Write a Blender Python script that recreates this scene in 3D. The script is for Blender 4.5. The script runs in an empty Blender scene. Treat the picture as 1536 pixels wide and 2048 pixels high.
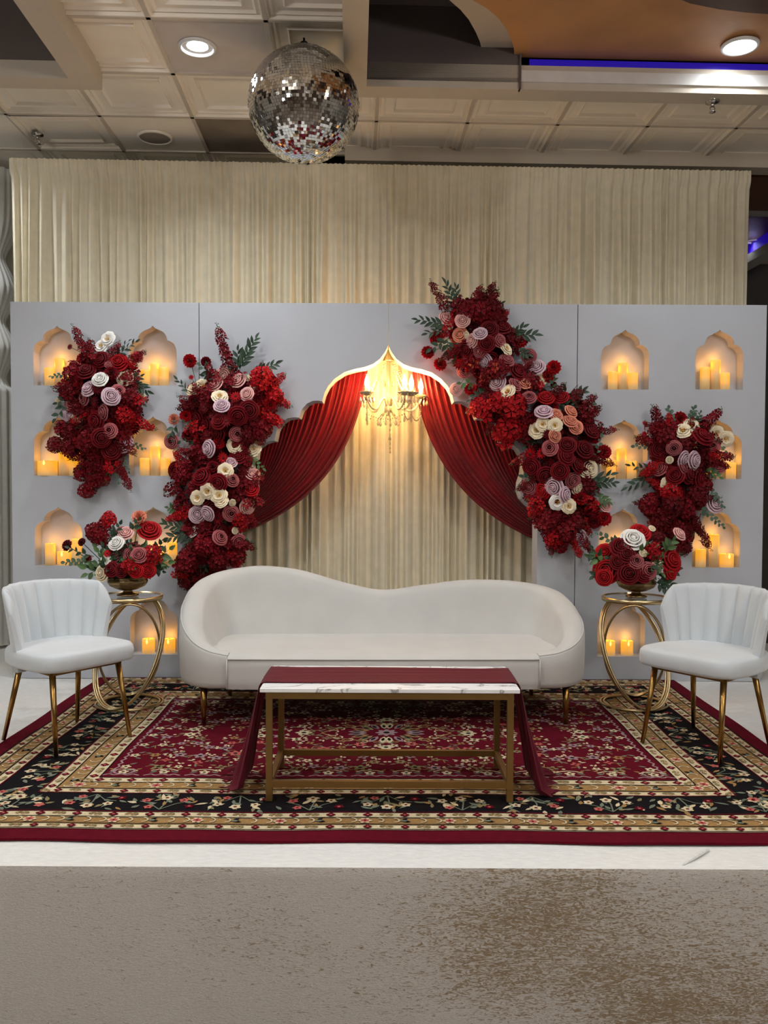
import bpy, bmesh, math, random
from mathutils import Vector, Matrix, Quaternion
import numpy as np
PI = math.pi
random.seed(7)
RNG = np.random.default_rng(7)
sc = bpy.context.scene
COL = sc.collection

# ------------------------------------------------------------------ camera
FPX = 1720.0
CAM = Vector((-0.02, 0.0, 1.88))
YAW, PITCH, ROLL = 0.0005, -0.033, 0.0046
CROT = Matrix.Rotation(YAW, 3, 'Z') @ Matrix.Rotation(PI / 2 + PITCH, 3, 'X') @ Matrix.Rotation(ROLL, 3, 'Z')
cd = bpy.data.cameras.new('camera')
cam = bpy.data.objects.new('camera', cd)
COL.objects.link(cam)
cam.matrix_world = Matrix.Translation(CAM) @ CROT.to_4x4()
cd.sensor_fit = 'VERTICAL'
cd.sensor_height = 36.0
cd.lens = 36.0 * FPX / 2048.0
cd.clip_start = 0.05
cd.clip_end = 60
sc.camera = cam

# ------------------------------------------------------------------ world, exposure
w = bpy.data.worlds.new('world')
sc.world = w
w.use_nodes = True
w.node_tree.nodes['Background'].inputs[0].default_value = (0.75, 0.72, 0.68, 1)
w.node_tree.nodes['Background'].inputs[1].default_value = 0.35
sc.view_settings.view_transform = 'Standard'
sc.view_settings.look = 'None'
sc.view_settings.gamma = 1
sc.view_settings.use_curve_mapping = False
sc.view_settings.exposure = 0.0
sc.cycles.max_bounces = 6
sc.cycles.diffuse_bounces = 4
sc.cycles.glossy_bounces = 3
sc.cycles.transmission_bounces = 5
sc.cycles.transparent_max_bounces = 4
sc.cycles.caustics_reflective = False
sc.cycles.caustics_refractive = False
POWER_DOWN = 62.0          # each recessed downlight
POWER_HALL = 77.0         # ceiling lights of the hall
BULB_EMIT = 410.0
CANDLE_W = 0.15
FILL_GLOBE_EMIT = 88.0          # fill globes added behind the camera, brightening ceiling and stage
# places of the recessed downlights (x, y, ceiling height, power factor)
DOWN = [(-1.072, 4.866, 4.3, 1.2), (1.997, 4.996, 4.42, 0.6)]
DOWN_HALL = [(-1.1, 3.5, 1.2), (1.35, 3.6, 1.2), (-3.4, 2.6, 0.5), (3.4, 2.6, 0.5), (0.1, 1.9, 0.4),
             (-1.6, 0.2, 0.5), (1.6, 0.2, 0.5), (0.0, -2.2, 0.8), (-3.4, -2.2, 0.8), (3.4, -2.2, 0.8)]


def px(x, y, Y):
    """point on the plane at depth Y that lies behind image point (x, y)"""
    d = CROT @ Vector(((x - 768) / FPX, -(y - 1024) / FPX, -1))
    return CAM + d * ((Y - CAM.y) / d.y)


def pz(x, y, z):
    d = CROT @ Vector(((x - 768) / FPX, -(y - 1024) / FPX, -1))
    return CAM + d * ((z - CAM.z) / d.z)


# ------------------------------------------------------------------ materials
def lin(c):
    return tuple(((v / 255) / 12.92 if v / 255 <= 0.04045 else ((v / 255 + 0.055) / 1.055) ** 2.4) for v in c)


MATS = {}


def mat(name, rgb, rough=0.6, metal=0.0, var=0.06, scale=8.0, bump=0.0, bscale=60.0, stretch=(1, 1, 1), sheen=0.0,
        trans=0.0, emit=None, estr=0.0, spec=0.5, coat=0.0, rnd=0.0, subsurf=0.0, ior=1.45):
    if name in MATS:
        return MATS[name]
    m = bpy.data.materials.new(name)
    m.use_nodes = True
    nt = m.node_tree
    N, L = nt.nodes, nt.links
    b = N['Principled BSDF']
    b.inputs['Roughness'].default_value = rough
    b.inputs['Metallic'].default_value = metal
    b.inputs['Specular IOR Level'].default_value = spec
    b.inputs['IOR'].default_value = ior
    b.inputs['Sheen Weight'].default_value = sheen
    b.inputs['Transmission Weight'].default_value = trans
    b.inputs['Coat Weight'].default_value = coat
    c = lin(rgb)
    tc = N.new('ShaderNodeTexCoord')
    mp = N.new('ShaderNodeMapping')
    mp.inputs['Scale'].default_value = stretch
    L.new(tc.outputs['Object'], mp.inputs['Vector'])
    no = N.new('ShaderNodeTexNoise')
    no.inputs['Scale'].default_value = scale
    no.inputs['Detail'].default_value = 4
    L.new(mp.outputs[0], no.inputs['Vector'])
    rp = N.new('ShaderNodeValToRGB')
    rp.color_ramp.elements[0].position = 0.3
    rp.color_ramp.elements[1].position = 0.7
    rp.color_ramp.elements[0].color = tuple(max(0, v * (1 - var)) for v in c) + (1,)
    rp.color_ramp.elements[1].color = tuple(min(1, v * (1 + var)) for v in c) + (1,)
    L.new(no.outputs['Fac'], rp.inputs['Fac'])
    out = rp.outputs['Color']
    if rnd:
        oi = N.new('ShaderNodeObjectInfo')
        hs = N.new('ShaderNodeHueSaturation')
        mr = N.new('ShaderNodeMapRange')
        mr.inputs['To Min'].default_value = 1 - rnd
        mr.inputs['To Max'].default_value = 1 + rnd
        L.new(oi.outputs['Random'], mr.inputs['Value'])
        L.new(mr.outputs[0], hs.inputs['Value'])
        L.new(out, hs.inputs['Color'])
        out = hs.outputs['Color']
    L.new(out, b.inputs['Base Color'])
    if subsurf:
        b.inputs['Subsurface Weight'].default_value = subsurf
        b.inputs['Subsurface Scale'].default_value = 0.01
    if bump:
        n2 = N.new('ShaderNodeTexNoise')
        n2.inputs['Scale'].default_value = bscale
        n2.inputs['Detail'].default_value = 3
        L.new(mp.outputs[0], n2.inputs['Vector'])
        bp = N.new('ShaderNodeBump')
        bp.inputs['Strength'].default_value = bump
        bp.inputs['Distance'].default_value = 0.01
        L.new(n2.outputs['Fac'], bp.inputs['Height'])
        L.new(bp.outputs[0], b.inputs['Normal'])
    if emit:
        b.inputs['Emission Color'].default_value = lin(emit) + (1,)
        b.inputs['Emission Strength'].default_value = estr
    MATS[name] = m
    return m


def cloth_mat(name, rgb, transl=0.35, rough=0.6, sheen=0.3, var=0.05):
    """thin fabric: diffuse plus light passing through"""
    m = mat(name, rgb, rough, var=var, scale=14, sheen=sheen, bump=0.08, bscale=300, spec=0.3)
    nt = m.node_tree
    N, L = nt.nodes, nt.links
    b = N['Principled BSDF']
    tr = N.new('ShaderNodeBsdfTranslucent')
    mx = N.new('ShaderNodeMixShader')
    mx.inputs[0].default_value = transl
    src = b.inputs['Base Color'].links[0].from_socket
    L.new(src, tr.inputs['Color'])
    L.new(b.outputs[0], mx.inputs[1])
    L.new(tr.outputs[0], mx.inputs[2])
    L.new(mx.outputs[0], N['Material Output'].inputs['Surface'])
    return m


# ------------------------------------------------------------------ mesh helpers
class MB:
    def __init__(self):
        self.v, self.f, self.m = [], [], []
        self.smooth = []

    def add(self, verts, faces, mi=0, smooth=False):
        o = len(self.v)
        self.v.extend(tuple(p) for p in verts)
        for f in faces:
            self.f.append(tuple(i + o for i in f))
            self.m.append(mi)
            self.smooth.append(smooth)
        return self

    def box(self, x0, x1, y0, y1, z0, z1, mi=0):
        v = [(x, y, z) for z in (z0, z1) for y in (y0, y1) for x in (x0, x1)]
        f = [(0, 2, 3, 1), (4, 5, 7, 6), (0, 1, 5, 4), (2, 6, 7, 3), (0, 4, 6, 2), (1, 3, 7, 5)]
        return self.add(v, f, mi)

    def grid(self, fn, nu, nv, mi=0, smooth=True, closeu=False):
        v = [fn(i / (nu if closeu else nu), j / nv) for j in range(nv + 1) for i in range(nu + (0 if closeu else 1))]
        w_ = nu if closeu else nu + 1
        f = []
        for j in range(nv):
            for i in range(nu):
                a, b = j * w_ + i, j * w_ + (i + 1) % w_
                f.append((a, b, b + w_, a + w_))
        return self.add(v, f, mi, smooth)

    def tube(self, pts, r, n=8, mi=0, closed=False, caps=True, smooth=True):
        pts = [Vector(p) for p in pts]
        k = len(pts)
        rr = r if isinstance(r, (list, tuple)) else [r] * k
        T = []
        for i in range(k):
            a = pts[(i - 1) % k] if closed or i > 0 else pts[i]
            b = pts[(i + 1) % k] if closed or i < k - 1 else pts[i]
            t = (b - a)
            T.append(t.normalized() if t.length > 1e-9 else Vector((0, 0, 1)))
        up = Vector((0, 0, 1)) if abs(T[0].z) < 0.9 else Vector((1, 0, 0))
        nrm = (up - T[0] * up.dot(T[0])).normalized()
        vs = []
        for i in range(k):
            if i > 0:
                nrm = (nrm - T[i] * nrm.dot(T[i]))
                nrm = nrm.normalized() if nrm.length > 1e-6 else T[i].orthogonal().normalized()
            bn = T[i].cross(nrm)
            for q in range(n):
                a = 2 * PI * q / n
                vs.append(pts[i] + (nrm * math.cos(a) + bn * math.sin(a)) * rr[i])
        fs = []
        for i in range(k if closed else k - 1):
            for q in range(n):
                a, b = i * n + q, i * n + (q + 1) % n
                j = ((i + 1) % k) * n
                fs.append((a, b, j + (q + 1) % n, j + q))
        self.add(vs, fs, mi, smooth)
        if caps and not closed:
            o = len(self.v) - len(vs)
            self.f.append(tuple(o + q for q in range(n))[::-1]); self.m.append(mi); self.smooth.append(False)
            self.f.append(tuple(o + (k - 1) * n + q for q in range(n))); self.m.append(mi); self.smooth.append(False)
        return self

    def lathe(self, prof, n=24, c=(0, 0, 0), mi=0, smooth=True, flute=0, famp=0.0):
        def fn(u, v):
            t = v * (len(prof) - 1)
            i = min(int(t), len(prof) - 2)
            q = t - i
            r = prof[i][0] * (1 - q) + prof[i + 1][0] * q
            z = prof[i][1] * (1 - q) + prof[i + 1][1] * q
            a = 2 * PI * u
            if flute:
                r *= 1 + famp * abs(math.sin(a * flute / 2))
            return (c[0] + r * math.cos(a), c[1] + r * math.sin(a), c[2] + z)
        return self.grid(fn, n, len(prof) - 1, mi, smooth, closeu=True)

    def ball(self, c, r, n=8, m=6, mi=0, sz=1.0):
        prof = [(max(1e-4, r * math.sin(PI * i / m)), -r * sz * math.cos(PI * i / m)) for i in range(m + 1)]
        return self.lathe(prof, n, c, mi)

    def mesh(self, name, mats):
        me = bpy.data.meshes.new(name)
        me.from_pydata(self.v, [], self.f)
        for m in (mats if isinstance(mats, (list, tuple)) else [mats]):
            me.materials.append(m)
        me.polygons.foreach_set('material_index', self.m)
        me.polygons.foreach_set('use_smooth', self.smooth)
        me.update()
        return me

    def build(self, name, mats, parent=None, loc=(0, 0, 0), rot=None):
        return link(name, self.mesh(name, mats), parent, loc, rot)


def link(name, me, parent=None, loc=(0, 0, 0), rot=None):
    o = bpy.data.objects.new(name, me)
    COL.objects.link(o)
    o.parent = parent
    o.location = loc
    if rot is not None:
        o.rotation_euler = rot
    return o


def empty(name, loc=(0, 0, 0), rz=0.0):
    o = bpy.data.objects.new(name, None)
    o.empty_display_size = 0.1
    COL.objects.link(o)
    o.location = loc
    o.rotation_euler = (0, 0, rz)
    return o


def tag(o, label=None, cat=None, group=None, kind=None):
    if label: o['label'] = label
    if cat: o['category'] = cat
    if group: o['group'] = group
    if kind: o['kind'] = kind
    return o


def bevel_mesh(o, width, seg=2):
    md = o.modifiers.new('bevel', 'BEVEL')
    md.width = width
    md.segments = seg
    md.limit_method = 'ANGLE'
    return o


def bez(p0, p1, p2, t):
    return p0 * (1 - t) ** 2 + p1 * 2 * t * (1 - t) + p2 * t * t


def catmull(pts, n):
    """n+1 points along a smooth open curve through pts"""
    P = [np.array(p, float) for p in pts]
    P = [2 * P[0] - P[1]] + P + [2 * P[-1] - P[-2]]
    k = len(P) - 3
    out = []
    for i in range(n + 1):
        t = i / n * k
        s = min(int(t), k - 1)
        t -= s
        a, b, c, d = P[s:s + 4]
        out.append(0.5 * ((2 * b) + (-a + c) * t + (2 * a - 5 * b + 4 * c - d) * t * t + (-a + 3 * b - 3 * c + d) * t ** 3))
    return out


def poly_slab(outer, holes, depth):
    """flat outline with holes in the XZ plane, extruded along +Y from 0 to depth -> mesh"""
    cu = bpy.data.curves.new('outline', 'CURVE')
    cu.dimensions = '2D'
    cu.fill_mode = 'BOTH'
    for ring in [outer] + holes:
        s = cu.splines.new('POLY')
        s.points.add(len(ring) - 1)
        for p, q in zip(s.points, ring):
            p.co = (q[0], q[1], 0, 1)
        s.use_cyclic_u = True
    cu.extrude = depth / 2
    ob = bpy.data.objects.new('outline', cu)
    COL.objects.link(ob)
    bpy.context.view_layer.update()
    me = bpy.data.meshes.new_from_object(ob.evaluated_get(bpy.context.evaluated_depsgraph_get()))
    bpy.data.objects.remove(ob)
    # (x, y, z) -> (x, depth/2 - z ... , y)
    me.transform(Matrix(((1, 0, 0, 0), (0, 0, 1, depth / 2), (0, 1, 0, 0), (0, 0, 0, 1))))
    me.flip_normals()
    me.polygons.foreach_set('use_smooth', [False] * len(me.polygons))
    me.materials.clear()
    return me


# shared materials
M_panel = mat('panel_paint', (186, 190, 197), 0.55, var=0.035, scale=3.0)
M_cream_wall = mat('cream_paint', (222, 210, 190), 0.7)
M_gold = mat('brushed_gold', (160, 124, 70), 0.28, 1.0, var=0.08, scale=20)
M_gold_pale = mat('pale_gold', (206, 184, 140), 0.3, 1.0, var=0.06, scale=20)
M_bronze = mat('gold_painted_steel', (142, 110, 62), 0.4, 0.75, var=0.06)
M_white_velvet = mat('white_velvet', (192, 191, 187), 0.85, var=0.04, scale=5, sheen=0.25, bump=0.05, bscale=250)
M_grey_velvet = mat('cool_white_velvet', (198, 204, 208), 0.85, var=0.035, scale=5, sheen=0.6, bump=0.05, bscale=250)
M_dark = mat('dark_paint', (62, 57, 55), 0.8)
S = 0.6      # stage level
YB = 5.58    # front of the backdrop panels
ZC = 4.3     # tile ceiling

# ================================================================== the hall
tag(MB().box(-7.5, 7.5, -7.5, 9.5, -0.1, 0).build('floor', mat('floor_wood', (100, 88, 78), 0.35, var=0.25, scale=3, stretch=(1, 8, 1))), kind='structure')
tag(MB().box(-7.5, 7.5, 9.5, 9.6, 0, 5.2).build('wall_back', mat('grey_wall', (98, 95, 90), 0.8)), kind='structure')
tag(MB().box(-7.6, -7.5, -7.5, 9.5, 0, 5.2).build('wall_left', mat('beige_wall', (186, 182, 174), 0.8)), kind='structure')
tag(MB().box(7.5, 7.6, -7.5, 9.5, 0, 5.2).build('wall_right', mat('beige_wall', (186, 182, 174), 0.8)), kind='structure')
tag(MB().box(-7.5, 7.5, -7.6, -7.5, 0, 5.2).build('wall_front', mat('brown_wall', (104, 86, 74), 0.7, var=0.3, scale=1.5)), kind='structure')

# ------------------------------------------------------------------ ceiling (turned 2 degrees against the stage)
CR = math.radians(2.0)
CC, CS = math.cos(CR), math.sin(CR)


def wl(p):
    """world point -> ceiling-local x, y"""
    return (p[0] * CC + (p[1] - 5.8) * CS, -p[0] * CS + (p[1] - 5.8) * CC)


M_tile = mat('ceiling_tile_white', (250, 242, 228), 0.6, var=0.04, scale=3)
M_tile_flat = mat('ceiling_tile_flat', (206, 198, 192), 0.6, var=0.04)
M_tile_grey = mat('stained_ceiling_tile', (138, 126, 112), 0.7, var=0.18, scale=4)
M_frame = mat('soffit_paint', (202, 190, 172), 0.6, var=0.03)
M_mauve = mat('recess_paint', (100, 90, 88), 0.7, var=0.05)
M_tan = mat('tan_faux_finish', (186, 134, 82), 0.5, var=0.22, scale=1.6)
M_maroon = mat('dark_brown_finish', (74, 46, 38), 0.5, var=0.1)
M_brown = mat('brown_ceiling_finish', (120, 78, 54), 0.45, var=0.1)

cl = MB()
cl.box(-7.6, 7.6, -13.4, 3.8, 5.1, 5.2)
cl.box(-7.6, 7.6, -13.4, -2.8, ZC, ZC + 0.05, 1)
cl.box(-7.6, -4.2, -2.8, 3.8, ZC, ZC + 0.05, 1)
cl.box(4.2, 7.6, -2.8, 3.8, ZC, ZC + 0.05, 1)
cl.box(-4.2, -0.3, 2.4, 3.8, ZC, ZC + 0.05, 1)
cl.box(-4.2, -3.7, -0.58, 2.4, ZC, ZC + 0.05, 1)
cl.box(-1.75, -0.2, -2.8, -2.4, ZC, ZC + 0.05, 1)
ceiling = cl.build('ceiling', [M_dark, M_tile], loc=(0, 5.8, 0), rot=(0, 0, CR))
tag(ceiling, kind='structure')

TL = 0.61
TX0, TY0 = -0.085, 0.03


def tile_mesh(name, m, flat=False, clip=None):
    prof = [(0.297, 0.0), (0.288, 0.0), (0.278, 0.02), (0.262, 0.012), (0.248, 0.024), (0.205, 0.024), (0.195, 0.012), (0.182, 0.028), (0.0, 0.028)]
    if flat:
        prof = [(0.297, 0.0), (0.29, 0.006), (0.0, 0.006)]
    bm = bmesh.new()
    rings = []
    for r, z in prof:
        if r < 1e-6:
            rings.append([bm.verts.new((0, 0, z))])
        else:
            rings.append([bm.verts.new((sx * r, sy * r, z)) for sx, sy in ((-1, -1), (1, -1), (1, 1), (-1, 1))])
    for a, b in zip(rings, rings[1:]):
        for i in range(4):
            j = (i + 1) % 4
            bm.faces.new((a[i], b[0], a[j]) if len(b) == 1 else (a[i], b[i], b[j], a[j]))
    if clip:
        for co, no in clip:
            bmesh.ops.bisect_plane(bm, geom=bm.verts[:] + bm.edges[:] + bm.faces[:], plane_co=co, plane_no=no, clear_outer=True)
    me = bpy.data.meshes.new(name)
    bm.to_mesh(me)
    bm.free()
    me.materials.append(m)
    return me


tm_full = tile_mesh('ceiling_tile', M_tile)
tm_flat = tile_mesh('ceiling_tile_plain', M_tile_flat, True)
tm_warm = tile_mesh('ceiling_tile_cream', M_tile, True)
tm_grey = tile_mesh('ceiling_tile_grey', M_tile_grey, True)
for i in range(-6, 7):
    for j in range(-5, 4):
        x0, y0 = TX0 + i * TL, TY0 + j * TL
        x1, y1 = x0 + TL, y0 + TL
        cx, cy = (x0 + x1) / 2, (y0 + y1) / 2
        me = tm_full
        rot = (0, 0, 0)
        if y1 < -0.5:                                   # in front of the two frames
            if x1 < -1.75 or x0 > -0.3:
                continue
            if x0 < -1.8:
                me = tile_mesh('ceiling_tile_cut', M_tile, clip=[((-1.86 - cx, 0, 0), (-1, 0, 0))])
            elif x1 > -0.15:
                me = tile_mesh('ceiling_tile_cut', M_tile, clip=[((-0.2 - cx, 0, 0), (1, 0, 0))])
        if cy > 0.64 and cx > -0.5 and x1 > -0.1:
            continue
        if cy > 0.64 and x1 > -0.2:
            me = tile_mesh('ceiling_tile_cut', M_tile, clip=[((-0.25 - cx, 0, 0), (1, 0, 0))])
        if (i, j) == (-2, -2): me = tm_flat
        if (i, j) == (-3, 0): me = tm_warm
        if (i, j) == (-2, 0): me = tm_grey
        if (i, j) == (-5, 0): me = tm_warm
        if (i, j) == (-4, 0): rot = (math.radians(1.6), math.radians(-0.8), 0)
        link('ceiling_tile', me, ceiling, (cx, cy, ZC), rot)
M_bar = mat('grid_bar_enamel', (206, 196, 182), 0.5)


def bar(x0, x1, y0, y1):
    MB().box(x0 - 0.012, x1 + 0.012, y0 - 0.012, y1 + 0.012, ZC - 0.003, ZC + 0.02).build('grid_bar', M_bar, ceiling)


for k in range(-5, 8):
    x = TX0 + k * TL
    if k in (-1, -2):
        bar(x, x, -2.4, 2.4)
    elif k < -2:
        bar(x, x, -0.56, 2.4)
    else:
        bar(x, x, -0.56, 0.55)
for k in (-3, -2):
    bar(-1.72, -0.3, TY0 + k * TL, TY0 + k * TL)
for k in (-1, 0):
    bar(-3.7, 4.2, TY0 + k * TL, TY0 + k * TL)
for k in (1, 2, 3):
    bar(-3.7, -0.3, TY0 + k * TL, TY0 + k * TL)


def ring_frame(mb, ox0, ox1, oy0, oy1, ix0, ix1, iy0, iy1, z0, z1, mi=0):
    mb.box(ox0, ix0, oy0, oy1, z0, z1, mi)
    mb.box(ix1, ox1, oy0, oy1, z0, z1, mi)
    mb.box(ix0, ix1, oy0, iy0, z0, z1, mi)
    mb.box(ix0, ix1, iy1, oy1, z0, z1, mi)


# left soffit frame with its dark recess
f = MB()
ring_frame(f, -4.2, -1.722, -2.8, -0.572, -4.05, -1.874, -2.65, -0.71, ZC - 0.1, ZC + 0.04)
fl = f.build('soffit_frame', M_frame, ceiling)
r = MB()
r.box(-4.07, -1.86, -0.72, -0.70, ZC + 0.0, 4.8)
r.box(-1.88, -1.86, -2.65, -0.7, ZC + 0.0, 4.8)
r.box(-4.07, -4.05, -2.65, -0.7, ZC + 0.0, 4.8)
r.box(-4.07, -1.86, -2.67, -2.65, ZC + 0.0, 4.8)
r.box(-4.07, -1.86, -2.67, -0.7, 4.8, 4.82)
r.build('recess_lining', mat('recess_dark_paint', (104, 94, 88), 0.8, var=0.04), ceiling)

# right soffit frame
f = MB()
ring_frame(f, -0.29, 4.2, -2.8, -0.545, -0.16, 4.05, -2.65, -0.69, ZC - 0.1, ZC + 0.04)
f.build('soffit_frame', M_frame, ceiling)
r = MB()
r.box(-0.18, 0.74, -0.69, -0.66, ZC - 0.06, 4.67)
r.box(-0.18, -0.16, -2.65, -0.66, ZC - 0.06, 4.67)
r.box(0.735, 0.745, -0.71, -0.66, ZC - 0.1, 4.45)
r.box(-0.18, 4.07, -2.65, -0.66, 4.67, 4.69)
r.box(4.05, 4.07, -2.65, -0.66, ZC, 4.67)
r.box(-0.18, 4.07, -2.67, -2.65, ZC, 4.67)
r.build('recess_lining', M_mauve, ceiling)


def slab_from_px(name, pts_world, z, th, m):
    mb = MB()
    P = [wl(p) for p in pts_world]
    n = len(P)
    mb.add([(x, y, z) for x, y in P] + [(x, y, z + th) for x, y in P],
           [tuple(range(n))[::-1], tuple(range(n, 2 * n))] + [(i, (i + 1) % n, n + (i + 1) % n, n + i) for i in range(n)])
    return mb.build(name, m, ceiling)


def z3(x, y):  # point in the zoomed ceiling crop -> photo px
    return (680 + x / 3.572, y / 3.572)


inner = [pz(*z3(*p), 4.44) for p in [(780, 0), (860, 70), (920, 140), (970, 230), (1000, 300), (1012, 352)]]
outer = [pz(*z3(*p), 4.40) for p in [(945, 0), (1050, 60), (1130, 130), (1190, 210), (1230, 300), (1243, 352)]]
inner = [Vector((-0.1, 3.9, 0)), Vector((0.1, 4.25, 0))] + inner + [Vector((inner[-1].x + 0.02, 5.16, 0))]
outer = [Vector((0.1, 3.7, 0)), Vector((0.27, 4.25, 0))] + outer + [Vector((0.735, 5.165, 0))]
inner = [Vector((p.x, min(p.y, 5.14 + 0.035 * p.x), 0)) for p in inner]
outer = [Vector((p.x, min(p.y, 5.14 + 0.035 * p.x), 0)) for p in outer]
slab_from_px('curved_soffit', inner + outer[::-1], 4.44, 0.05, M_frame)
slab_from_px('tan_ceiling_panel', outer + [Vector((4.1, 5.28, 0)), Vector((4.1, 3.25, 0)), Vector((0.1, 3.2, 0))], 4.40, 0.03, M_tan)
mar = [pz(*p, 4.35) for p in [(1330, -14), (1380, 7), (1440, 19), (1490, 25), (1560, 30), (1640, 26)]]
slab_from_px('dark_ceiling_panel', mar + [Vector((3.2, 4.4, 0)), Vector((3.2, 3.6, 0)), Vector((1.2, 3.6, 0)), Vector((1.1, 4.3, 0))], 4.35, 0.04, M_maroon)
MB().box(0.74, 4.06, -0.705, -0.68, ZC - 0.06, ZC + 0.005).build('fascia', mat('white_fascia', (222, 218, 212), 0.5), ceiling)
M_led = mat('violet_led', (40, 20, 160), 0.5, emit=(40, 10, 200), estr=0.3)
MB().box(0.80, 4.05, -0.672, -0.665, ZC + 0.005, ZC + 0.085).build('led_strip', M_led, ceiling)
MB().box(-0.14, 0.45, -1.75, -1.74, 4.62, 4.66).build('led_strip', M_led, ceiling)

# far beam, its return and the recess behind
f = MB()
f.box(-0.30, 4.2, 0.52, 0.67, ZC - 0.08, ZC + 0.05)
f.box(-0.30, -0.17, 0.67, 2.4, ZC - 0.08, ZC + 0.05)
f.build('soffit_frame', M_frame, ceiling)
r = MB()
r.box(-0.18, 4.2, 1.6, 1.62, ZC - 0.1, 4.6)
r.box(-0.18, 4.2, 0.67, 2.4, 4.55, 4.57)
r.build('recess_lining', mat('recess_grey_paint', (120, 116, 110), 0.8), ceiling)
slab_from_px('brown_ceiling_panel', [Vector((0.25, 6.75, 0)), Vector((0.5, 7.1, 0)), Vector((0.9, 7.4, 0)), Vector((1.0, 6.6, 0)), Vector((0.4, 6.6, 0))], 4.42, 0.04, M_brown)
# the bay seen past the curtain's end
f = MB()
f.box(2.62, 3.9, 0.8, 3.7, 4.25, 4.28)
f.build('brown_ceiling_panel', M_brown, ceiling)
MB().box(3.60, 3.75, 0.8, 3.7, 4.05, 4.13).build('fascia', MATS['white_fascia'], ceiling)
MB().box(3.64, 3.66, 0.8, 3.7, 4.13, 4.25).build('led_strip', M_led, ceiling)

# ceiling fittings
M_lens = mat('downlight_lens', (255, 255, 255), 0.4, emit=(236, 246, 255), estr=40.0)
M_trimw = mat('downlight_trim', (226, 226, 224), 0.4)


def downlight(x, y, z, power, label, r_=0.085, group=None, spot=150):
    e = empty('recessed_downlight', (x, y, z))
    tag(e, label, 'ceiling light', group)
    MB().lathe([(r_ + 0.02, 0.004), (r_ + 0.018, -0.008), (r_ + 0.004, -0.01), (r_, 0.006), (r_ - 0.004, 0.02)], 28).build('trim_ring', M_trimw, e)
    MB().lathe([(r_ - 0.002, 0.012), (r_ * 0.6, 0.004), (0.0005, 0.002)], 28).build('lens', M_lens, e)
    ld = bpy.data.lights.new('downlight_lamp', 'SPOT')
    ld.energy = power
    ld.color = (0.93, 0.97, 1.0)
    ld.spot_size = math.radians(spot)
    ld.spot_blend = 0.9
    ld.shadow_soft_size = 0.07
    lo = bpy.data.objects.new('downlight_lamp', ld)
    COL.objects.link(lo)
    lo.parent = e
    lo.location = (0, 0, -0.03)
    return e


downlight(DOWN[0][0], DOWN[0][1], ZC, POWER_DOWN * DOWN[0][3], 'lit recessed downlight in the plain ceiling tile beside the mirror ball')
downlight(DOWN[1][0], DOWN[1][1], 4.386, POWER_DOWN * DOWN[1][3], 'lit recessed downlight in the tan painted ceiling above the white fascia')
p = pz(1505, 482, 4.248)
downlight(p.x, p.y, 4.248, 8, 'small lit downlight in the brown ceiling past the right curtain end', 0.05)
downlight(-3.15, 5.75, ZC - 0.012, POWER_HALL * 0.9, 'lit recessed downlight past the left end of the cream curtain')
for i, (x, y, k) in enumerate(DOWN_HALL):
    downlight(x, y, 4.386 if (x > 0.5 and y > 3.2) else ZC - 0.012, POWER_HALL * k, 'recessed downlight in the hall ceiling %s, %s' % ('above the stage front' if y > 3 else 'before the stage' if y > 1 else 'over the hall floor' if y > -1 else 'at the rear of the hall', 'far left' if x < -2 else 'left of centre' if x < -0.5 else 'in the middle' if x < 0.5 else 'right of centre' if x < 2 else 'far right'), 0.085, 'hall downlights out of the frame')
M_fill_globe = mat('opal_fill_globe', (255, 250, 240), 0.5, emit=(255, 250, 246), estr=FILL_GLOBE_EMIT)
for gx, gy, wh in ((-2.6, 1.2, 'front left'), (2.6, 1.2, 'front right'), (-2.6, -3.4, 'rear left'), (2.6, -3.4, 'rear right')):  # unseen globes, added as fill light for the ceiling and stage front
    e = tag(empty('fill_globe', (gx, gy, 3.55)), 'added opal fill-light globe, out of view, hanging over the %s of the hall floor' % wh, 'lamp', 'added fill-light globes of the hall')
    MB().ball((0, 0, 0), 0.16, 20, 14).build('globe', M_fill_globe, e)
    MB().tube([(0, 0, 0.15), (0, 0, ZC - 3.55)], 0.008, 8).build('rod', M_bronze, e)
    MB().lathe([(0.0005, 0.17), (0.05, 0.165), (0.055, 0.14), (0.03, 0.14)], 16).build('cap', M_bronze, e)
# round speaker
p = pz(310, 275, ZC)
e = tag(empty('ceiling_speaker', (p.x, p.y, ZC)), 'round grey loudspeaker grille flush in a flat cream ceiling tile', 'speaker')
MB().lathe([(0.125, 0.004), (0.122, -0.008), (0.108, -0.01), (0.106, -0.002)], 32).build('rim', M_tile, e)
MB().lathe([(0.107, -0.003), (0.06, -0.006), (0.0005, -0.007)], 32).build('grille', mat('grey_grille', (150, 140, 128), 0.7, var=0.1, scale=200), e)


def sprinkler(x, y, z, label):
    e = tag(empty('fire_sprinkler', (x, y, z)), label, 'sprinkler')
    MB().lathe([(0.042, 0.0), (0.04, -0.008), (0.02, -0.016), (0.012, -0.018)], 20).build('escutcheon', mat('chrome', (190, 186, 180), 0.2, 1.0), e)
    b = MB().lathe([(0.011, -0.016), (0.011, -0.03), (0.007, -0.032)], 12)
    for s in (-1, 1):
        b.tube([(0.008 * s, 0, -0.03), (0.016 * s, 0, -0.042), (0.004 * s, 0, -0.06)], 0.003, 6)
    b.build('body', MATS['chrome'], e)
    MB().lathe([(0.004, -0.058), (0.02, -0.062), (0.02, -0.065), (0.0005, -0.066)], 12).build('deflector', MATS['chrome'], e)


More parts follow.
